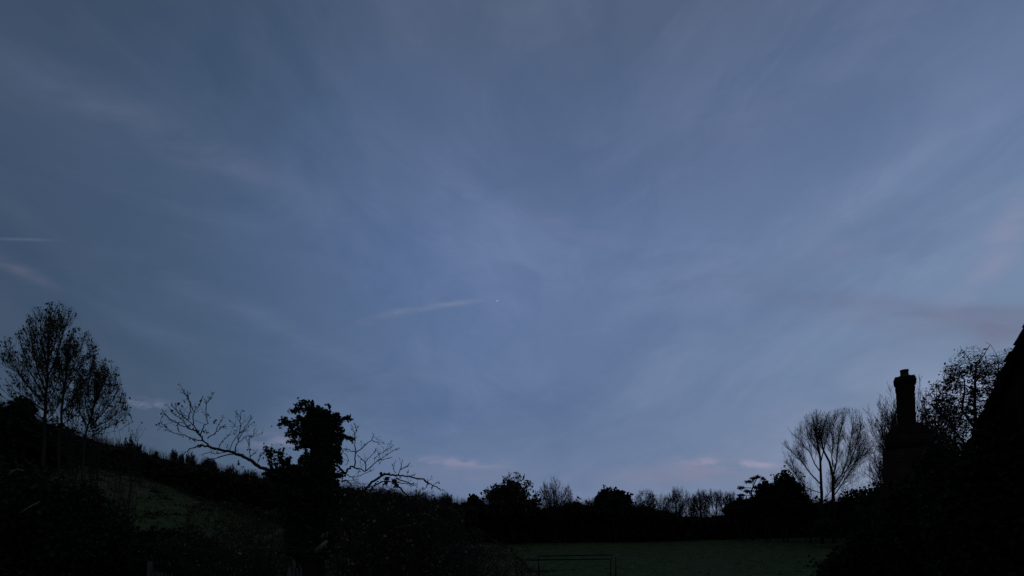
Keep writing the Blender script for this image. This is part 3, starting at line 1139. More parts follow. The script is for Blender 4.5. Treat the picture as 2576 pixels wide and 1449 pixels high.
for k in range(int((hx1 - hx0) / .4)):
    xx = hx0 - .1 + k * .4
    rt.tube([(xx, ym, ridge + .02), (xx + .385, ym, ridge + .02)], [.12, .115], 8)
turned(rt).build('ridge_tiles', TILE, roof)

# chimney: breast, offset shoulder, tall stack, corbelled cap, pot
ch = MB()
b0, b1 = X(2230), X(2352)
d0, d1 = CY - .55, CY + 1.0                 # depth of the breast
ch.box(((X(2223) + b1 + .08) / 2, (d0 + d1) / 2 - .02, (hz - .3 + Z(1131)) / 2), (b1 + .08 - X(2223), d1 - d0 + .1, Z(1131) - hz + .3))
ch.box(((b0 + b1) / 2, (d0 + d1) / 2, (Z(1131) + Z(1096)) / 2), (b1 - b0, d1 - d0, Z(1096) - Z(1131)))
s0, s1 = X(2262), X(2310)
e0, e1 = CY - .30, CY + .42
# sloping shoulder in steps of brick courses
nst = 9
for k in range(nst):
    t = (k + .5) / nst
    za, zb = Z(1096) + (Z(1068) - Z(1096)) * k / nst, Z(1096) + (Z(1068) - Z(1096)) * (k + 1) / nst
    xa, xb = b0 + (s0 - .03 - b0) * (k + .2) / nst, b1 + (s1 + .10 - b1) * min(1, (k + .2) / nst * .9)
    ya, yb = d0 + (e0 - .03 - d0) * (k + .2) / nst, d1 + (e1 + .03 - d1) * (k + .2) / nst
    ch.box(((xa + xb) / 2, (ya + yb) / 2, (za + zb) / 2), (xb - xa, yb - ya, zb - za))
rngc = np.random.default_rng(8)
zt, zc = Z(1070), Z(969)
course = .075
nc = int((zc - zt) / course)
sw, sd = s1 - s0, e1 - e0
for k in range(nc):
    j = rngc.uniform(-.006, .006, 2)
    lean_ = -(k / nc) * .035
    ch.box(((s0 + s1) / 2 + j[0] + lean_, (e0 + e1) / 2 + j[1], zt + (k + .5) * (zc - zt) / nc),
           (sw + (.05 if k == nc - 3 else 0) + rngc.uniform(-.008, .008), sd + (.05 if k == nc - 3 else 0), (zc - zt) / nc - .006))
cx0 = (s0 + s1) / 2 - .035
cap_rows = [(.02, 3), (.055, 4), (.075, 4), (.05, 5), (.02, 4)]
zz = zc
for g0, h in cap_rows:
    hh = (Z(949) - zc) * h / 20
    ch.box((cx0, (e0 + e1) / 2, zz + hh / 2), (sw + g0 * 2, sd + g0 * 2, hh - .004))
    zz += hh
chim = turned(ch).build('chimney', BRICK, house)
fl = MB()                                       # mortar flaunching round the pot
n = 14
rr_ = [.30, .27, .20]
fl.tube([(cx0, (e0 + e1) / 2, zz), (cx0, (e0 + e1) / 2, zz + .05), (cx0, (e0 + e1) / 2, zz + .09)], rr_, n)
turned(fl).build('flaunching', POT, chim)
pt = MB()
pr_ = (X(2294) - X(2271)) / 2
zp0, zp1 = zz + .04, Z(929.5)
h_ = zp1 - zp0
prof = [(1.0, 0), (1.02, .1), (.96, .14), (.94, .5), (.95, .80), (1.03, .83), (1.05, .92), (1.0, 1.0), (.82, 1.0), (.80, .7), (.02, .68)]
pt.tube([(cx0 - .01, (e0 + e1) / 2, zp0 + h_ * b + i * 1e-4) for i, (a, b) in enumerate(prof)], [pr_ * a for a, b in prof], 20)
turned(pt).build('chimney_pot', POT, chim, smooth=False)

# ------------------------------------------------------------------ near gable at the right edge
gq0, gq1 = D(2376, 1236, 10.5), D(2700, 560, 6.6)        # foot and upper end of the sloping verge
gdir = Vector((gq1.x - gq0.x, gq1.y - gq0.y, 0)).normalized()
gnor = Vector((gdir.y, -gdir.x, 0))                       # along the ridge, away from the view
if gnor.x < 0:
    gnor = -gnor
ghz = gz(8, 8)
gab = empty('gable_house', ((gq0.x + gq1.x) / 2 + 1, (gq0.y + gq1.y) / 2, ghz), 'near tiled gable with a steep stepped verge at the right edge', 'house')
wm = MB()
oin = gnor * .09
A0, A1 = gq0 + oin - Vector((0, 0, .12)), gq1 + oin - Vector((0, 0, .12))
B0, B1 = A0 + gnor * 5, A1 + gnor * 5
low = [Vector((p.x, p.y, ghz - .3)) for p in (A0, A1, B1, B0)]
wm.add([tuple(p) for p in (A0, A1, B1, B0)] + [tuple(p) for p in low],
       [(0, 4, 5, 1), (3, 2, 6, 7), (0, 3, 7, 4), (1, 5, 6, 2), (0, 1, 2, 3), (4, 7, 6, 5)])
wm.build('wall', WOODD, gab)
rm = MB()
nt2 = 34
up_ = (gq1 - gq0)
rngr = np.random.default_rng(21)
slope_n = up_.normalized().cross(gnor)
if slope_n.z < 0:
    slope_n = -slope_n
for k in range(nt2):
    a = gq0 + up_ * (k / nt2)
    b = gq0 + up_ * ((k + 1.35) / nt2)
    jj = gnor * rngr.uniform(-.028, .025)
    lift = slope_n * rngr.uniform(.045, .06)
    v = []
    for w_ in (jj, gnor * 5.1):
        v += [a + w_ + lift, b + w_ + slope_n * .012, b + w_ - slope_n * .004, a + w_ + lift * .55]
    rm.add([tuple(q) for q in v], [(0, 1, 2, 3), (7, 6, 5, 4), (0, 4, 5, 1), (3, 2, 6, 7), (0, 3, 7, 4), (1, 5, 6, 2)])
rm.build('roof', TILE, gab)
vm = MB()
c0, c1 = gq0 + gnor * .045 - slope_n * .1, gq1 + gnor * .045 - slope_n * .1
v = []
for c in (c0, c1):
    v += [c - gnor * .015 - slope_n * .07, c + gnor * .03 - slope_n * .07, c + gnor * .03 + slope_n * .07, c - gnor * .015 + slope_n * .07]
vm.add([tuple(q) for q in v], [(0, 1, 2, 3), (7, 6, 5, 4), (0, 4, 5, 1), (1, 5, 6, 2), (2, 6, 7, 3), (3, 7, 4, 0)])
vm.build('bargeboard', WOODD, gab)

# ------------------------------------------------------------------ leafy tree and dark shrubs on the right
RY = 16.5


def Q7(px, py):
    return 1932 + .25 * px, 805 + .25 * py


rt_ = np.random.default_rng(31)
fx = D(2470, 1300, RY).x
lt = empty('leafy_tree', (fx, RY, gz(fx, RY)), 'wild leafy tree with arching shoots between the chimney and the near gable', 'tree')
tkm = MB()
paths = [
    ([(2150, 1900), (2120, 1500), (2090, 1100), (2080, 850), (2085, 600), (2095, 430), (2160, 370), (2235, 245), (2190, 225)], .09),
    ([(2120, 1500), (2230, 1150), (2270, 850), (2310, 600), (2320, 430), (2290, 330), (2235, 245)], .05),
    ([(2090, 1100), (1950, 900), (1980, 720), (1975, 600), (1920, 500), (1940, 440), (2020, 430)], .045),
    ([(2083, 700), (1990, 660), (1850, 655), (1780, 630), (1755, 550), (1780, 500), (1850, 480)], .022),
    ([(2090, 640), (2040, 470), (2010, 370), (1950, 300), (1935, 265)], .024),
    ([(2120, 1400), (1900, 1150), (1750, 900), (1640, 760), (1590, 700)], .045),
    ([(2110, 1300), (1800, 1200), (1650, 1000), (1560, 900), (1530, 800)], .04),
    ([(2230, 1150), (2380, 800), (2400, 560), (2380, 430)], .04),
    ([(2270, 850), (2350, 650), (2410, 480), (2440, 400)], .03),
    ([(2085, 600), (2170, 500), (2200, 400), (2180, 340)], .018),
    ([(2095, 520), (2200, 560), (2290, 470), (2330, 380)], .018),
    ([(2120, 1450), (1950, 1350), (1800, 1300), (1690, 1250)], .04),
    ([(1850, 655), (1800, 560), (1760, 480), (1770, 470)], .012),
]
TW = [lv(5, .22, .05, (5, 7), (30, 60), (.4, .7), .1, .6), lv(4, .26, .0, (3, 5), (30, 60), (.4, .7), .1), lv(3, .25, -.02)]
br = []
for i, (pl, r) in enumerate(paths):
    dep = rt_.uniform(-1.4, 1.4) if i else 0
    pts = [np.array(D(*Q7(x, y), RY + dep * min(1, k / 3))) for k, (x, y) in enumerate(pl)]
    if i == 0:
        pts[0][2] = gz(fx, RY) - .2
    tkm.tube(pts, np.maximum(r * np.linspace(1, .02, len(pts)) ** 1.4, .006), 6, .05, rt_)
    n = len(pts)
    for t in rt_.uniform(.12, .97, 24 if r > .03 else 9):
        f = t * (n - 1)
        k = min(int(f), n - 2)
        p = pts[k] + (pts[k + 1] - pts[k]) * (f - k)
        d = unit(pts[k + 1] - pts[k])
        hgt = (p[2] - CAMZ) / 5
        grow(rt_, p, unit(d * .6 + rt_.normal(size=3) * .7), rt_.uniform(.8, 2.3) * (1.15 - .55 * min(max(hgt, 0), 1)), .010, 0, TW, br)
kept = []
br = stop_at(br, [(2300, 1040), (2340, 1000), (2372, 960), (2384, 925), (2410, 905), (2430, 880), (2480, 880), (2500, 890), (2530, 895), (2560, 880), (2600, 860)], 2.0)
for p, r, l in br:
    ok = (512 + F * p[:, 0] / p[:, 1]) * 2.5156 > 2326
    n = len(p) if ok.all() else int(np.argmin(ok))
    if n > 1:
        kept.append((p[:n], r[:n], l))
br = kept
crm = MB()
crm.frusta(np.concatenate([b[0][:-1] for b in br]), np.concatenate([b[0][1:] for b in br]),
           np.maximum(np.concatenate([b[1][:-1] for b in br]), .0055), np.maximum(np.concatenate([b[1][1:] for b in br]), .004))
tp = np.concatenate([b[0][1:] for b in br])
zt_ = D(2400, 985, RY).z
w = np.where(tp[:, 2] > zt_, np.exp(-(tp[:, 2] - zt_) * 1.5), 1.0) + .04
idx = rt_.choice(len(tp), 5600, p=w / w.sum())
lfm = MB()
lfm.leaves(tp[idx] + rt_.normal(0, .07, (5600, 3)), .078, rt_)
tkm.build('trunk', BARK, lt)
crm.build('crown', TWIG, lt)
lfm.build('leaves', LDRY, lt)

bush('laurel_bush', 'tall dark evergreen bush in front of the chimney breast', 'bush', 15.5,
     [(2360, 1180, 50, 60), (2310, 1270, 66, 80), (2370, 1300, 90, 110), (2310, 1370, 80, 90), (2270, 1300, 34, 60)], LHOLLY, 15000, .12, 111,
     sprigs=60, sprig_len=.3, sr=.008, lo=.3)
bush('laurel_bush', 'dark evergreen bush against the near gable at the right edge', 'bush', 8.5,
 [(2562, 1055, 44, 110), (2525, 1130, 50, 80), (2470, 1240, 95, 110), (2540, 1180, 90, 120), (2500, 1390, 130, 130), (2420, 1330, 80, 90), (2600, 1300, 90, 140)], LHOLLY, 26000, .085, 112,
     sprigs=40, sprig_len=.2, sr=.006, lo=.3)
bush('garden_bush', 'low dark bush at the right end of the field in front of the brick house', 'bush', 24,
     [(2210, 1395, 90, 75), (2150, 1425, 70, 55), (2280, 1360, 90, 80), (2120, 1450, 60, 50)], LHOLLY, 15000, .15, 113,
     sprigs=120, sprig_len=.5, sr=.009, lo=.3)
bush('garden_bush', 'dark bush wide across the field end below the slender bare tree', 'bush', 84,
     [(2240, 1320, 80, 55), (2170, 1322, 70, 42), (2300, 1300, 80, 60), (2100, 1330, 50, 26)], LHOLLY, 11000, .45, 114,
     sprigs=70, sprig_len=1.0, sr=.02, lo=.3)

# ------------------------------------------------------------------ goal frame on the field
GM = mat_noise('worn_black_steel', (.004, .004, .004), (.010, .010, .010), 8, .2, rough=.6)
GY0 = 45.0
fz = gz(4, 45)
gl = empty('goal_frame', (D(1450, 1400, GY0).x, GY0, fz), 'dark rectangular goal frame with front and rear crossbars on the green field', 'goal')
htop = D(1350, 1409, GY0).z


def bar(name, p, q, r=.055):
    m = MB()
    m.tube([p, q], [r, r], 10)
    m.build(name, GM, gl, smooth=False)


yb = GY0 * (1409 - 1300.6) / (1399 - 1300.6) * 1.0
fL, fR = D(1313, 1407, GY0).x, D(1536, 1405, GY0).x
bL, bR = D(1355, 1403, yb).x, D(1549, 1398, yb).x
for (xx, yy, nm) in ((fL, GY0, 'post'), (fR, GY0, 'post'), (bL, yb, 'post'), (bR, yb, 'post')):
    bar(nm, (xx, yy, gz(xx, yy) - .1), (xx, yy, htop))
bar('crossbar', (fL - .05, GY0, htop), (fR + .05, GY0, htop + .10), .06)
bar('crossbar', (bL - .05, yb, htop), (bR + .05, yb, htop + .14), .06)
bar('side_bar', (fL, GY0, htop), (bL, yb, htop), .045)
bar('side_bar', (fR, GY0, htop + .09), (bR, yb, htop + .13), .045)

# ------------------------------------------------------------------ tall leafy trees on the left
LT = 'tall sparse leaved trees on the left'
SHOOT = [lv(6, .055, .15, (6, 9), (14, 32), (.35, .55), .08, .6), lv(4, .09, .10, (2, 4), (16, 36), (.4, .65), .1), lv(3, .1, .1)]


def Q1(px, py):          # detail view of the left side, to 2576-wide units
    return .25 * px, 724.5 + .25 * py


def limb_tree(label, limbs, Y, seed, outline, nleaf, r0, foot_dx):
    rng = np.random.default_rng(seed)
    fx_ = D(foot_dx, 1200, Y).x
    bz = gz(fx_, Y)
    root = empty('poplar_tree', (fx_, Y, bz), label, 'tree', LT)
    tk, br = MB(), []
    for i, (pl, rr) in enumerate(limbs):
        dep = 0 if i == 0 else rng.uniform(-2.2, 2.2)
        pts = [np.array(D(*Q1(x, y), Y + dep * min(1, k / 2))) for k, (x, y) in enumerate(pl)]
        if i == 0:
            pts.insert(0, np.array((fx_, Y, bz - .2)))
        P = np.array(pts)
        tt = np.linspace(0, len(P) - 1, (len(P) - 1) * 2 + 1)
        Pi = np.stack([np.interp(tt, np.arange(len(P)), P[:, a]) for a in range(3)], 1)
        Pi[1:-1] += rng.normal(0, .03, Pi[1:-1].shape)
        tk.tube(Pi, np.linspace(r0 * rr, r0 * rr * (.14 if i == 0 else .2), len(tt)), 6, .05, rng)
        n = len(P)
        L_ = np.linalg.norm(np.diff(P, axis=0), axis=1).sum()
        for t in rng.uniform(.24 if i == 0 else .03, 1, int(L_ * (2.6 if i == 0 else 2.9))):
            f = t * (n - 1)
            k = min(int(f), n - 2)
            p = P[k] + (P[k + 1] - P[k]) * (f - k)
            d = unit(P[k + 1] - P[k])
            nd = unit(d * .8 + unit(rng.normal(size=3)) * rng.uniform(.3, .8) + np.array((0, 0, .5)))
            grow(rng, p, nd, rng.uniform(.9, 3.2) * (1.15 - .45 * t), .014, 0, SHOOT, br)
    br = stop_at(br, outline)
    cr = MB()
    cr.frusta(np.concatenate([b[0][:-1] for b in br]), np.concatenate([b[0][1:] for b in br]),
              np.maximum(np.concatenate([b[1][:-1] for b in br]), .006), np.maximum(np.concatenate([b[1][1:] for b in br]), .0045))
    tp = np.concatenate([b[0][1:] for b in br if b[2] > 0])
    lf = MB()
    q = tp[rng.integers(0, len(tp), nleaf)] + rng.normal(0, .05, (nleaf, 3))
    lf.leaves(q, .13, rng, None, 1.2)
    tk.build('trunk', BARK, root)
    cr.build('crown', TWIG, root)
    lf.build('leaves', LPOP, root)


limb_tree('tallest tree at the left edge, upright crown with sparse hanging leaves', [
    ([(440, 1500), (455, 1200), (470, 900), (490, 700), (500, 500), (505, 300), (520, 160)], 1),
    ([(460, 1050), (380, 850), (330, 600), (300, 400), (280, 250)], .45),
    ([(455, 1100), (370, 980), (280, 800), (220, 600), (190, 430)], .45),
    ([(450, 1150), (220, 930), (120, 720), (60, 580), (40, 520)], .40),
    ([(445, 1180), (330, 1050), (180, 850), (60, 790), (10, 770)], .36),
    ([(470, 900), (560, 700), (620, 500), (680, 330), (705, 260)], .40),
    ([(480, 800), (430, 600), (410, 400), (410, 230)], .36),
    ([(490, 700), (560, 480), (590, 300), (605, 180)], .36),
    ([(465, 950), (400, 750), (360, 500), (345, 230)], .36),
    ([(495, 600), (470, 400), (470, 230)], .3),
    ([(450, 1240), (300, 1130), (120, 1020), (20, 960)], .36),
    ([(455, 1200), (560, 1000), (600, 850), (630, 700)], .3),
    ([(440, 1330), (330, 1250), (200, 1180), (80, 1120)], .3),
    ([(445, 1350), (540, 1260), (600, 1130)], .3),
], 30, 201, [(-90, 1000), (-40, 905), (0, 850), (25, 838), (45, 800), (65, 778), (90, 765), (130, 758), (155, 757), (172, 775), (186, 800), (196, 850), (206, 950), (214, 1100)], 1700, .10, 102)
limb_tree('middle one of the three tall sparse leaved trees, slightly lower than the tallest', [
    ([(600, 1500), (625, 1250), (640, 1050), (665, 850), (690, 650), (720, 500), (760, 420)], 1),
    ([(625, 1250), (720, 1130), (800, 1000), (900, 850), (970, 740)], .5),
    ([(640, 1050), (740, 900), (830, 750), (900, 600)], .45),
    ([(650, 950), (760, 760), (820, 580), (850, 470)], .45),
    ([(640, 1100), (600, 900), (590, 700), (640, 540)], .4),
    ([(620, 1260), (740, 1150), (860, 1030), (960, 960)], .45),
    ([(665, 850), (700, 650), (690, 500)], .4),
    ([(640, 1150), (540, 1050), (500, 900), (520, 780)], .4),
    ([(610, 1400), (700, 1330), (790, 1230), (850, 1120)], .4),
    ([(612, 1400), (540, 1330), (500, 1220)], .35),
    ([(660, 880), (800, 800), (900, 720), (940, 640)], .36),
], 31, 202, [(100, 1000), (126, 880), (140, 855), (160, 835), (190, 824), (214, 832), (236, 862), (250, 885), (262, 930), (270, 1010), (280, 1100)], 1400, .08, 149)
limb_tree('shortest of the tall sparse leaved trees, leaning outward above the hill slope', [
    ([(840, 1560), (870, 1449), (910, 1300), (960, 1150), (1020, 1000), (1080, 880), (1130, 780)], 1),
    ([(900, 1400), (1040, 1250), (1140, 1130), (1190, 1000)], .5),
    ([(910, 1420), (1080, 1340), (1200, 1250), (1250, 1180)], .5),
    ([(930, 1250), (970, 1080), (990, 920)], .45),
    ([(960, 1150), (1080, 1020), (1150, 870)], .45),
    ([(880, 1430), (830, 1300), (780, 1220)], .4),
    ([(870, 1500), (760, 1430), (700, 1330), (660, 1200)], .35),
    ([(880, 1510), (980, 1470), (1120, 1450), (1240, 1420)], .35),
    ([(890, 1449), (960, 1330), (1050, 1180), (1100, 1050)], .4),
    ([(890, 1449), (1100, 1400), (1270, 1310)], .4),
    ([(900, 1330), (860, 1180), (880, 1050), (900, 900), (925, 760)], .5),
    ([(930, 1250), (950, 1050), (980, 880), (1010, 760)], .45),
    ([(890, 1400), (800, 1250), (760, 1100), (780, 950)], .4),
], 32, 203, [(150, 1100), (165, 1000), (190, 930), (214, 890), (232, 884), (250, 898), (264, 908), (280, 918), (292, 925), (302, 955), (312, 1005), (328, 1040), (342, 1075), (350, 1120)], 1250, .07, 205)

bush('holly_tree', 'dark bushy evergreen behind the foot of the tallest left hand tree', 'tree', 36,
     [(58, 1035, 24, 36), (10, 1080, 60, 44), (80, 1095, 46, 36), (-60, 1060, 60, 44), (40, 1130, 110, 46)], LHOLLY, 15000, .25, 211,
     sprigs=150, sprig_len=.9, sr=.012, twig=TWIG)
bush('holly_tree', 'dark evergreen sloping down beside the leaning left hand tree', 'tree', 38,
     [(130, 1105, 60, 44), (180, 1130, 50, 36), (90, 1140, 90, 60), (225, 1150, 40, 26)], LHOLLY, 5600, .25, 212, sprigs=80, sprig_len=.7, sr=.012)

for xl, xr, yt, Y, sd, lab in ((124, 210, 985, 34, 231, 'low twiggy bare sapling between the two taller left hand trunks'),
                               (192, 282, 1020, 36, 232, 'low twiggy bare sapling under the leaning left hand tree'),
                               (256, 346, 1056, 38, 233, 'low twiggy bare sapling beyond the outer edge of the leaning left hand tree')):
    bare_tree('bare_sapling', lab, 'tree', xl, xr, yt, Y, THICKET + [lv(3, .2, .05)], sd, .05, 3, minr=.010, leaf=LDRY, lsize=.12, lcount=420)

# dark shrubs along the bottom left
pale_paths = {
    221: [[(22, 1196), (30, 1185), (45, 1180), (60, 1184)], [(52, 1290), (75, 1275), (100, 1262)]],
    222: [[(190, 1370), (215, 1385), (240, 1400)]],
}


def pale_twigs(seed, Y):
    def f(root, L, rng):
        for pl in pale_paths.get(seed, []):
            m = MB()
            m.tube([D(x, y, Y) for x, y in pl], np.linspace(.03, .010, len(pl)), 6)
            tag(m.build('bare_stem', PALE, root), 'pale bare stem')
    return f


bush('thorn_shrub', 'big dark shrub filling the lower left corner under the tall trees', 'bush', 17,
     [(30, 1260, 120, 100), (130, 1270, 90, 80), (60, 1390, 160, 110), (180, 1360, 90, 90), (-60, 1300, 120, 150)], LHOLLY, 24000, .12, 221,
     sprigs=150, sprig_len=.5, sr=.008, lo=.3, extra=pale_twigs(221, 15.6))
bush('thorn_shrub', 'dark shrub right of the corner shrub, in front of the hillside grass', 'bush', 18,
     [(250, 1350, 70, 90), (300, 1400, 90, 80), (220, 1270, 34, 60), (360, 1420, 80, 76)], LHOLLY, 14000, .12, 222,
     sprigs=130, sprig_len=.45, sr=.008, lo=.3, extra=pale_twigs(222, 16.8))
bush('thorn_shrub', 'low dark shrub between the hillside grass and the fence', 'bush', 18.5,
     [(450, 1405, 90, 66), (530, 1430, 90, 62), (400, 1370, 60, 40), (610, 1455, 60, 46)], LHOLLY, 14000, .12, 223, sprigs=120, sprig_len=.4, sr=.008, lo=.3)

# picket fence in the lower left
FEN = mat_noise('weathered_fence_wood', (.028, .027, .025), (.08, .077, .07), 6, .5, (1, 1, .15))
FY = 13.0
fn = empty('picket_fence', (D(410, 1440, FY).x, FY, gz(D(410, 1440, FY).x, FY)), 'short weathered grey picket fence among the shrubs at the lower left', 'fence')
rf_ = np.random.default_rng(77)
pn = MB()
x0 = D(386, 1440, FY).x
for k in range(20):
    xx = x0 + k * .062 * 1.35
    ttop = D(400, 1437 + k * 2.0 - (3 if k % 3 == 0 else 0) + rf_.uniform(-2, 2), FY).z
    pn.box((xx, FY + rf_.uniform(-.01, .01), (ttop + 2.35) / 2), (.055, .02, ttop - 2.35))
    pn.add([(xx - .0275, FY - .01, ttop), (xx + .0275, FY - .01, ttop), (xx, FY - .01, ttop + .04),
            (xx - .0275, FY + .01, ttop), (xx + .0275, FY + .01, ttop), (xx, FY + .01, ttop + .04)], [(0, 1, 4, 3), (1, 2, 5, 4), (2, 0, 3, 5)])
pn.build('pickets', FEN, fn)
pm2 = MB()
xp = D(377, 1440, FY).x
pm2.box((xp, FY, (D(377, 1413, FY).z + 2.3) / 2), (.10, .10, D(377, 1413, FY).z - 2.3))
pm2.build('post', FEN, fn)
rl = MB()
rl.box((x0 + .75, FY + .04, D(400, 1470, FY).z), (1.8, .04, .07))
rl.build('rail', FEN, fn)

# ------------------------------------------------------------------ the ivy clad tree
IY = 12.0


def Z3(px, py, Y=IY):
    return at((560 + px * .4348) / 3.75, (1440 + py * .4348) / 3.75, Y)


ux = IY / F * .4348 / 3.75          # metres per detail unit
ri = np.random.default_rng(55)
foot = Z3(1400, 1500)
ib = gz(foot.x, IY)
ivt = empty('ivy_clad_tree', (foot.x, IY, ib), 'broken tree thickly wrapped in ivy with long bare limbs on both sides', 'tree')
tr = MB()
tr.tube([(foot.x, IY, ib - .2), Z3(1395, 1400), Z3(1390, 1100), Z3(1400, 900), Z3(1450, 700), Z3(1505, 520), Z3(1510, 360), Z3(1490, 270)],
        [.36, .34, .34, .36, .24, .20, .22, .10], 14, .06, ri)
tr.build('trunk', BARK, ivt, smooth=True)

# ivy as leaf masses along measured lumps (x, y, rx, ry)
lumps = [(1490, 330, 105, 120), (1525, 400, 125, 140), (1440, 300, 80, 90), (1500, 520, 125, 110), (1490, 620, 95, 90), (1570, 330, 60, 70),
         (1430, 470, 70, 80), (1390, 400, 60, 80), (1470, 720, 130, 90), (1350, 790, 160, 100), (1240, 770, 140, 70), (1120, 790, 110, 60),
         (1450, 820, 130, 90), (1360, 950, 250, 130), (1500, 960, 150, 120), (1400, 1120, 235, 150), (1390, 1280, 200, 130), (1400, 1420, 190, 110),
         (1230, 880, 120, 90), (1560, 900, 80, 60), (1590, 1080, 70, 110), (1580, 640, 40, 60), (1545, 730, 55, 60),
         (1640, 560, 20, 40), (1412, 655, 34, 48), (1360, 500, 40, 50), (1340, 360, 36, 50), (1380, 330, 50, 60)]
# loose sprays standing out of the mass
sprays = [((1400, 230), (1370, 175), (1320, 175), (1280, 188), 26), ((1380, 230), (1300, 225), (1250, 232), (1222, 240), 16),
          ((1330, 320), (1250, 325), (1170, 335), (1108, 355), 18), ((1300, 340), (1220, 370), (1180, 300), (1150, 315), 14),
          ((1360, 410), (1280, 400), (1240, 390), (1220, 420), 22), ((1360, 450), (1290, 440), (1230, 445), (1190, 432), 22),
          ((1350, 520), (1290, 500), (1250, 495), (1215, 498), 16), ((1370, 545), (1320, 540), (1280, 548), (1258, 556), 14),
          ((1380, 360), (1320, 310), (1290, 290), (1280, 285), 14), ((1640, 330), (1670, 300), (1710, 290), (1735, 315), 15),
          ((1640, 280), (1620, 265), (1610, 262), (1600, 262), 10), ((1650, 440), (1690, 460), (1730, 470), (1755, 480), 14),
          ((1550, 260), (1556, 225), (1556, 185), (1525, 178), 6), ((1415, 215), (1412, 190), (1411, 165), (1409, 140), 4),
          ((1600, 590), (1630, 620), (1635, 650), (1632, 690), 18), ((1365, 600), (1350, 630), (1352, 670), (1365, 690), 20),
          ((1070, 730), (1050, 660), (1035, 590), (1022, 548), 26), ((1150, 720), (1140, 660), (1130, 610), (1128, 580), 22),
          ((1560, 770), (1610, 800), (1640, 790), (1660, 780), 20), ((1540, 800), (1570, 830), (1600, 850), (1620, 870), 20),
          ((1640, 520), (1648, 480), (1652, 440), (1655, 410), 14), ((1640, 560), (1645, 600), (1640, 640), (1655, 630), 10),
          ((1200, 700), (1190, 680), (1200, 650), (1210, 640), 14), ((1290, 690), (1300, 660), (1310, 640), (1320, 620), 10)]
iv = MB()
LB = []
for (x, y, rx, ry) in lumps:
    c = Z3(x, y)
    LB.append((c.x, IY + ri.uniform(-.08, .08), c.z, rx * ux, min(rx, 190) * ux * .95, ry * ux))
pts = blob_points(ri, LB, 36000, .66, 1.05)
iv.leaves(pts, .058, ri, IVY, .5)
P0, P1, ra_, rb_ = [], [], [], []
for sp_ in sprays:
    w_ = sp_[4]
    Yo = IY + ri.uniform(-.3, .3)
    q = [np.array(Z3(x, y, Yo)) for x, y in sp_[:4]]
    for i in range(3):
        P0.append(q[i]); P1.append(q[i + 1]); ra_.append(.009 - .002 * i); rb_.append(.007 - .002 * i)
        n = max(6, int(w_ * 3.8 * (1 - .15 * i)))
        t = ri.uniform(0, 1, n)[:, None]
        pp = q[i] + (q[i + 1] - q[i]) * t + ri.normal(0, .80, (n, 3)) * w_ * ux
        iv.leaves(pp, .056, ri, IVY, .6)
iv.frusta(P0, P1, ra_, rb_, 4)
iv.build('ivy', LIVY, ivt)

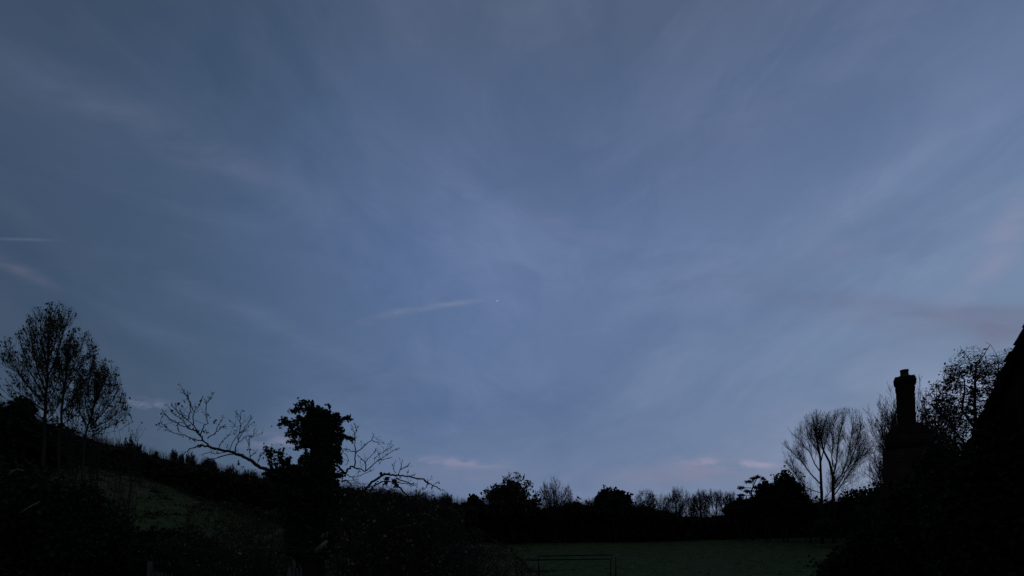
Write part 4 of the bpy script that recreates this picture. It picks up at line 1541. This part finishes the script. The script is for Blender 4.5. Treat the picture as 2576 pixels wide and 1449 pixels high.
# bare limbs: measured courses, each with its twigs
LIMBS = [
    ('L', -1.3, [
        ([(1180, 790), (1100, 760), (1020, 742), (960, 722), (900, 680), (840, 640), (770, 612), (700, 582), (640, 570), (560, 555), (500, 535), (440, 530), (410, 532)], 17, 7),
        ([(510, 538), (470, 490), (440, 440), (410, 390), (370, 350), (330, 310), (290, 270), (262, 232)], 7, 1.5),
        ([(450, 530), (390, 548), (340, 570), (300, 600), (262, 645)], 5, 1.6),
        ([(470, 495), (420, 485), (365, 465), (300, 440), (230, 430), (160, 390), (120, 350), (95, 322)], 5, 1.2),
        ([(445, 450), (400, 400), (340, 380), (280, 360), (220, 330), (170, 290), (122, 258)], 5, 1.2),
        ([(440, 440), (470, 370), (500, 330), (490, 270), (492, 200), (490, 138)], 4, 1.2),
        ([(330, 312), (350, 240), (352, 170), (320, 105), (280, 35)], 3.5, 1),
        ([(380, 360), (385, 240), (345, 140), (330, 65)], 3.5, 1),
        ([(385, 240), (430, 180), (465, 100)], 2.4, 1),
        ([(500, 470), (560, 440), (610, 390), (655, 345)], 4, 1.2),
        ([(560, 440), (598, 350), (632, 305)], 2.5, 1),
        ([(740, 592), (762, 500), (780, 420), (790, 350), (783, 262)], 4, 1),
        ([(695, 575), (722, 500), (760, 450), (800, 400)], 2.6, 1),
        ([(770, 480), (830, 370), (885, 288)], 2.6, 1),
        ([(768, 500), (840, 450), (890, 460), (905, 390)], 2.2, 1),
        ([(872, 655), (862, 560), (858, 470)], 2.2, 1),
        ([(600, 555), (625, 490), (690, 435)], 3, 1),
        ([(720, 605), (620, 625), (530, 652), (488, 632)], 5, 1.4),
        ([(650, 590), (570, 605), (515, 588), (470, 600)], 2.6, 1),
        ([(925, 695), (960, 625), (1000, 592)], 2.4, 1),
        ([(800, 600), (850, 640), (900, 600), (920, 590)], 2, 1),
        ([(300, 290), (240, 240), (195, 190), (190, 160)], 3, 1),
        ([(340, 380), (300, 330), (270, 300), (200, 250)], 3, 1),
        ([(300, 340), (240, 330), (180, 300), (150, 280)], 2.5, 1),
        ([(770, 660), (765, 690), (775, 700)], 4, 3)]),
    ('R', 1.0, [
        ([(1540, 690), (1620, 705), (1652, 732), (1690, 765), (1712, 730), (1750, 712), (1790, 726), (1830, 742), (1865, 756)], 12, 5),
        ([(1766, 712), (1776, 650), (1778, 590), (1775, 520), (1770, 440), (1757, 380), (1742, 352)], 5.5, 1.4),
        ([(1778, 590), (1740, 575), (1690, 562), (1648, 558)], 3.5, 1.2),
        ([(1782, 588), (1850, 545), (1910, 490), (1934, 442), (1928, 425)], 4, 1.5),
        ([(1864, 750), (1864, 680), (1840, 650), (1790, 612)], 4.5, 1.5),
        ([(1866, 750), (1920, 702), (1970, 660), (2030, 622), (2100, 580), (2162, 550)], 4.5, 1),
        ([(1970, 660), (2040, 642), (2095, 634)], 2.6, 1),
        ([(1865, 675), (1900, 630), (1940, 590), (1955, 555)], 3, 1),
        ([(1940, 640), (1990, 595), (2060, 560), (2112, 525)], 2.4, 1),
        ([(1915, 485), (1960, 500), (1990, 520)], 2, 1),
        ([(1690, 700), (1720, 660), (1700, 610), (1660, 570)], 1.6, .8),
        ([(1690, 765), (1730, 800), (1770, 830), (1800, 850)], 4, 1.2),
        ([(1740, 800), (1830, 790), (1900, 750), (1925, 742)], 2.4, 1),
        ([(1660, 840), (1700, 830), (1730, 850), (1750, 880)], 7, 4),
        ([(1760, 440), (1790, 400), (1775, 350)], 2, .8)]),
    ('B', 1.5, [
        ([(1700, 1060), (1790, 990), (1840, 940), (1872, 900), (1920, 850), (1980, 805), (2040, 775), (2080, 780), (2150, 785), (2210, 790), (2285, 810), (2362, 825), (2402, 850), (2442, 876), (2482, 892), (2505, 905)], 13, 4),
        ([(2368, 826), (2402, 858), (2386, 890), (2358, 920)], 6, 2),
        ([(2441, 876), (2434, 915)], 4.5, 2),
        ([(2060, 782), (2074, 765)], 8, 3),
        ([(2150, 782), (2172, 720), (2182, 648)], 4, 1),
        ([(2170, 740), (2232, 702), (2252, 675)], 3, 1),
        ([(2130, 772), (2102, 710), (2090, 688)], 3, 1),
        ([(2222, 772), (2238, 742)], 2.4, 1),
        ([(1930, 880), (1990, 850), (2050, 840), (2112, 845), (2200, 855), (2262, 870), (2312, 882)], 7, 2),
        ([(2112, 850), (2170, 902), (2232, 960), (2302, 992), (2352, 1012)], 9, 4),
        ([(2130, 812), (2232, 850), (2270, 866), (2300, 860)], 6, 2),
        ([(2480, 892), (2530, 915), (2560, 935)], 2, .8),
        ([(2440, 876), (2475, 855), (2500, 850)], 2, .8),
        ([(2402, 850), (2404, 815)], 2, .8),
        ([(2300, 990), (2350, 960), (2380, 930)], 3, 1)]),
]
TW3 = [lv(4, .16, .05, (2, 4), (25, 60), (.4, .7), .2, .7), lv(3, .2, .03)]
for tag_, slope, group_ in LIMBS:
    lm, fine, lfv = MB(), [], []
    x_root = group_[0][0][0][0]
    for i, (pl, w0, w1) in enumerate(group_):
        pts = []
        wob = ri.uniform(-.35, .35) if i else 0
        for k, (x, y) in enumerate(pl):
            Yq = IY + slope * (x - x_root) * ux * .35 * (-1 if tag_ == 'L' else 1) + wob * min(1, k / 2)
            pts.append(np.array(Z3(x + ri.uniform(-2, 2), y + ri.uniform(-2, 2), Yq)))
        rad = np.linspace(w0, w1, len(pts)) * ux * .5 * (2.0 if w0 > 6 else 2.3)
        rad = np.maximum(rad, .0075)
        # knobbly subdivision
        P = np.array(pts)
        tt = np.linspace(0, len(P) - 1, (len(P) - 1) * 3 + 1)
        Pi = np.stack([np.interp(tt, np.arange(len(P)), P[:, a]) for a in range(3)], 1)
        Pi[1:-1] += ri.normal(0, .010, Pi[1:-1].shape)
        lm.tube(Pi, np.interp(tt, np.arange(len(P)), rad) * (1 + .10 * ri.uniform(-1, 1, len(tt))), 7 if w0 > 6 else 5)
        n = len(pts)
        L_ = np.linalg.norm(np.diff(P, axis=0), axis=1).sum()
        cnt = int(L_ * (5.0 if tag_ == 'L' else 4.0) * (1 if i else .5))
        for t in ri.uniform(.15 if i else .3, 1, cnt):
            f = t * (n - 1)
            k = min(int(f), n - 2)
            p = pts[k] + (pts[k + 1] - pts[k]) * (f - k)
            d = unit(pts[k + 1] - pts[k])
            nd = unit(d * .7 + ri.normal(size=3) * np.array((.7, .5, .7)) + np.array((0, 0, .35)))
            grow(ri, p, nd, ri.uniform(.10, .34), .0050, 0, TW3, fine)
        if i:
            for q_ in range(int(3 + L_ * 2)):
                f = ri.uniform(.2, 1) * (n - 1)
                k = min(int(f), n - 2)
                lfv.append(pts[k] + (pts[k + 1] - pts[k]) * (f - k) + ri.normal(0, .02, 3))
    fm = MB()
    lm.frusta(np.concatenate([b[0][:-1] for b in fine]), np.concatenate([b[0][1:] for b in fine]),
              np.maximum(np.concatenate([b[1][:-1] for b in fine]), .0036), np.maximum(np.concatenate([b[1][1:] for b in fine]), .0028))
    tips = np.array([b[0][-1] for b in fine])
    lfv = np.array(lfv)
    sel = tips[ri.random(len(tips)) < .30]
    fm.leaves(np.concatenate([sel, lfv]), .046, ri)
    if tag_ == 'B':
        for (x, y, s_, n_) in ((2115, 840, 24, 110), (2052, 815, 22, 70), (2000, 772, 14, 26), (2040, 860, 22, 50), (2130, 880, 24, 50)):
            c = np.array(Z3(x, y, IY + .5))
            fm.leaves(c + ri.normal(0, .5, (n_, 3)) * s_ * ux, .055, ri)
    if tag_ == 'L':
        for (x, y, s_, n_) in ((250, 170, 14, 8), (205, 235, 16, 12), (300, 280, 30, 30), (490, 415, 22, 18), (380, 488, 18, 14), (510, 270, 14, 10), (570, 330, 20, 12)):
            c = np.array(Z3(x, y, IY + .5))
            fm.leaves(c + ri.normal(0, .6, (n_, 3)) * s_ * ux, .05, ri)
    lo_ = lm.build('limb', BARK, ivt)
    fm.build('leaves', LDRY, lo_)

# pale broken branch and split wood low on the trunk
pb_ = MB()
pb_.tube([Z3(1440, 1449, IY - .62), Z3(1475, 1410, IY - .64), Z3(1505, 1380, IY - .66), Z3(1535, 1352, IY - .62)], [.07, .06, .05, .03], 8, .12, ri)
pb_.tube([Z3(1495, 1345, IY - .6), Z3(1492, 1315, IY - .62), Z3(1498, 1290, IY - .62)], [.018, .02, .012], 6, .1, ri)
pb_.tube([Z3(1530, 1330, IY - .6), Z3(1535, 1300, IY - .62), Z3(1532, 1275, IY - .62)], [.012, .014, .01], 6, .1, ri)
pb_.build('broken_branch', PALE, ivt)

SY = 10.6
sx_ = D(736, 1440, SY)
stp = empty('tree_stump', (sx_.x, SY, gz(sx_.x, SY)), 'pale broken stump at the foot of the ivy clad tree, at the bottom edge', 'stump')
sm = MB()
zs = gz(sx_.x, SY)
for q, (xx, top, r) in enumerate(((728, 1424, .055), (737, 1406, .045), (744, 1428, .04), (751, 1420, .035))):
    e = D(xx, top, SY)
    sm.tube([(sx_.x, SY + .02 * q, zs - .1), (sx_.x + (e.x - sx_.x) * .6, SY + .02 * q, 3.4), (e.x, SY + .03 * q, e.z - .3), (e.x + .01, SY + .03 * q, e.z - .1), (e.x, SY, e.z)],
            [.1, .08, r, r * .8, r * .15], 7, .25, ri)
sm.build('stump_wood', BARKG, stp)

# ------------------------------------------------------------------ thorn shrubs round the ivy clad tree
def thorn(name, label, Y, lobes, n_st, n_leaf, lsize, seed, Lh, spec=THICKET, yellow=None, pale=None, leafmat=LBRAM):
    rng = np.random.default_rng(seed)
    k = Y / 2.5156 / F
    xs = [l[0] for l in lobes]
    fx_ = D(sum(xs) / len(xs), 1440, Y).x
    bz = gz(fx_, Y)
    root = empty(name, (fx_, Y, bz), label, 'bush')
    br = []
    P = []
    for (x, y, rx, ry) in lobes:
        c = D(x, y, Y)
        n = max(3, int(n_st * rx / sum(l[2] for l in lobes)))
        for i in range(n):
            tx = c.x + rng.uniform(-.8, .8) * rx * k
            ty = Y + rng.uniform(-.9, .9)
            hh = c.z + ry * k - bz
            foot_ = np.array((tx * .8 + fx_ * .2 + rng.normal(0, .2), ty, bz - .1))
            aim = np.array((tx, ty, bz + hh)) - foot_
            b1_ = []
            grow(rng, foot_, aim, np.linalg.norm(aim) * rng.uniform(.72, 1.0), .022, 0, spec, b1_)
            br += b1_
    inside = []
    lim = []
    for p, r, l in br:
        dxp = (512 + F * p[:, 0] / p[:, 1]) * 2.5156
        yt = np.full(len(p), 1e9)
        for (x, y, rx, ry) in lobes:
            t = np.clip(1 - ((dxp - x) / (rx * 1.25)) ** 2, 0, None)
            yt = np.minimum(yt, np.where(t > 0, y - ry * np.sqrt(t), 1e9))
        yt = np.where(yt > 1e8, max(l_[1] for l_ in lobes), yt)
        zt_ = CAMZ + (517 - yt / 2.5156) / F * p[:, 1]
        q = p.copy()
        over = q[:, 2] > zt_
        q[over, 2] = zt_[over] + (q[over, 2] - zt_[over]) * .12
        lim.append((q, r, l))
    br = lim
    st, P0, P1, A, B = MB(), [], [], [], []
    for p, r, l in br:
        if l == 0:
            one = MB()
            one.tube(p, r, 6, .05, rng)
            one.build('stem', TWIG, root)
        else:
            P0.append(p[:-1]); P1.append(p[1:]); A.append(np.maximum(r[:-1], .004)); B.append(np.maximum(r[1:], .003))
            inside.append(p[1:])
    st.frusta(np.concatenate(P0), np.concatenate(P1), np.concatenate(A), np.concatenate(B))
    tp = np.concatenate(inside)
    lf = MB()
    idx = rng.integers(0, len(tp), n_leaf)
    lf.leaves(tp[idx] + rng.normal(0, .05, (n_leaf, 3)), lsize, rng)
    st.build('twigs', TWIG, root)
    lf.build('leaves', leafmat, root)
    if yellow:
        ym_ = MB()
        for (x, y, n) in yellow:
            c = np.array(D(x, y, Y - .9))
            ym_.leaves(c + rng.normal(0, .055, (n, 3)), .085, rng, IVY)
        ym_.build('yellow_leaves', LYEL, root)
    if pale:
        for pl, r in pale:
            pm_ = MB()
            pm_.tube([D(x, y, Y - .7) for x, y in pl], np.linspace(r, r * .4, len(pl)), 6, .05, rng)
            tag(pm_.build('bare_shoot', PALE, root), 'pale bare shoot')
    return root


def Q4(px, py):                     # detail view of the thicket, to 2576-wide units
    return 603.7 + .25 * px, 1086.7 + .25 * py


thorn('thorn_shrub', 'tangled leafy thorn shrub right of the ivy clad tree with a few yellow leaves', 13.2,
      [(900, 1300, 60, 70), (960, 1310, 70, 72), (1030, 1330, 60, 72), (880, 1390, 60, 60), (1000, 1390, 80, 60)], 44, 6000, .06, 301, 3,
      yellow=[(868, 1338, 6), (871, 1350, 8), (870, 1358, 5), (917, 1322, 5), (935, 1314, 3), (880, 1408, 8), (890, 1413, 4), (972, 1412, 5), (896, 1343, 3)],
      pale=[([Q4(1400, 1110), Q4(1450, 1050), Q4(1540, 980), Q4(1620, 950), Q4(1760, 930), Q4(1900, 905)], .016),
            ([Q4(1230, 620), Q4(1250, 600), Q4(1275, 580)], .03)])
thorn('thorn_shrub', 'dark leafy thorn shrub under the drooping broken limb', 14.0,
      [(1060, 1312, 60, 56), (1110, 1330, 46, 50), (1080, 1400, 80, 60)], 26, 3400, .06, 302, 3)
thorn('thorn_shrub', 'low thorn shrub with scattered leaves left of the goal frame', 15.5,
      [(1190, 1400, 50, 62), (1240, 1420, 50, 50), (1285, 1440, 34, 34), (1170, 1440, 60, 30)], 26, 2600, .06, 303, 2)
thorn('thorn_shrub', 'thin thorn shrub with scattered leaves in front of the hillside grass', 14.5,
      [(560, 1330, 70, 60), (630, 1350, 60, 66), (680, 1370, 50, 76), (520, 1310, 40, 40)], 20, 1300, .055, 304, 3)
thorn('thorn_shrub', 'leafy thorn shrub at the left foot of the ivy clad tree', 12.6,
      [(690, 1420, 50, 50), (640, 1430, 50, 40), (710, 1400, 30, 50)], 20, 1900, .055, 305, 2)

# ------------------------------------------------------------------ the bright planet
star_m = bpy.data.materials.new('planet_light')
star_m.use_nodes = True
sb = star_m.node_tree.nodes['Principled BSDF']
sb.inputs['Emission Color'].default_value = (.86, .92, 1, 1)
sb.inputs['Emission Strength'].default_value = 1.5
sb.inputs['Base Color'].default_value = (.5, .5, .5, 1)
st_ = MB()
sc_ = D(1250.5, 757, 4000)
la = np.linspace(-math.pi / 2, math.pi / 2, 7)
st_.tube([(sc_.x, sc_.y, sc_.z + 2.2 * math.sin(a)) for a in la], [max(.02, 2.2 * math.cos(a)) for a in la], 10)
tag(st_.build('star', star_m), 'single tiny white point of light in the blue sky beside the cloud streak', 'star')
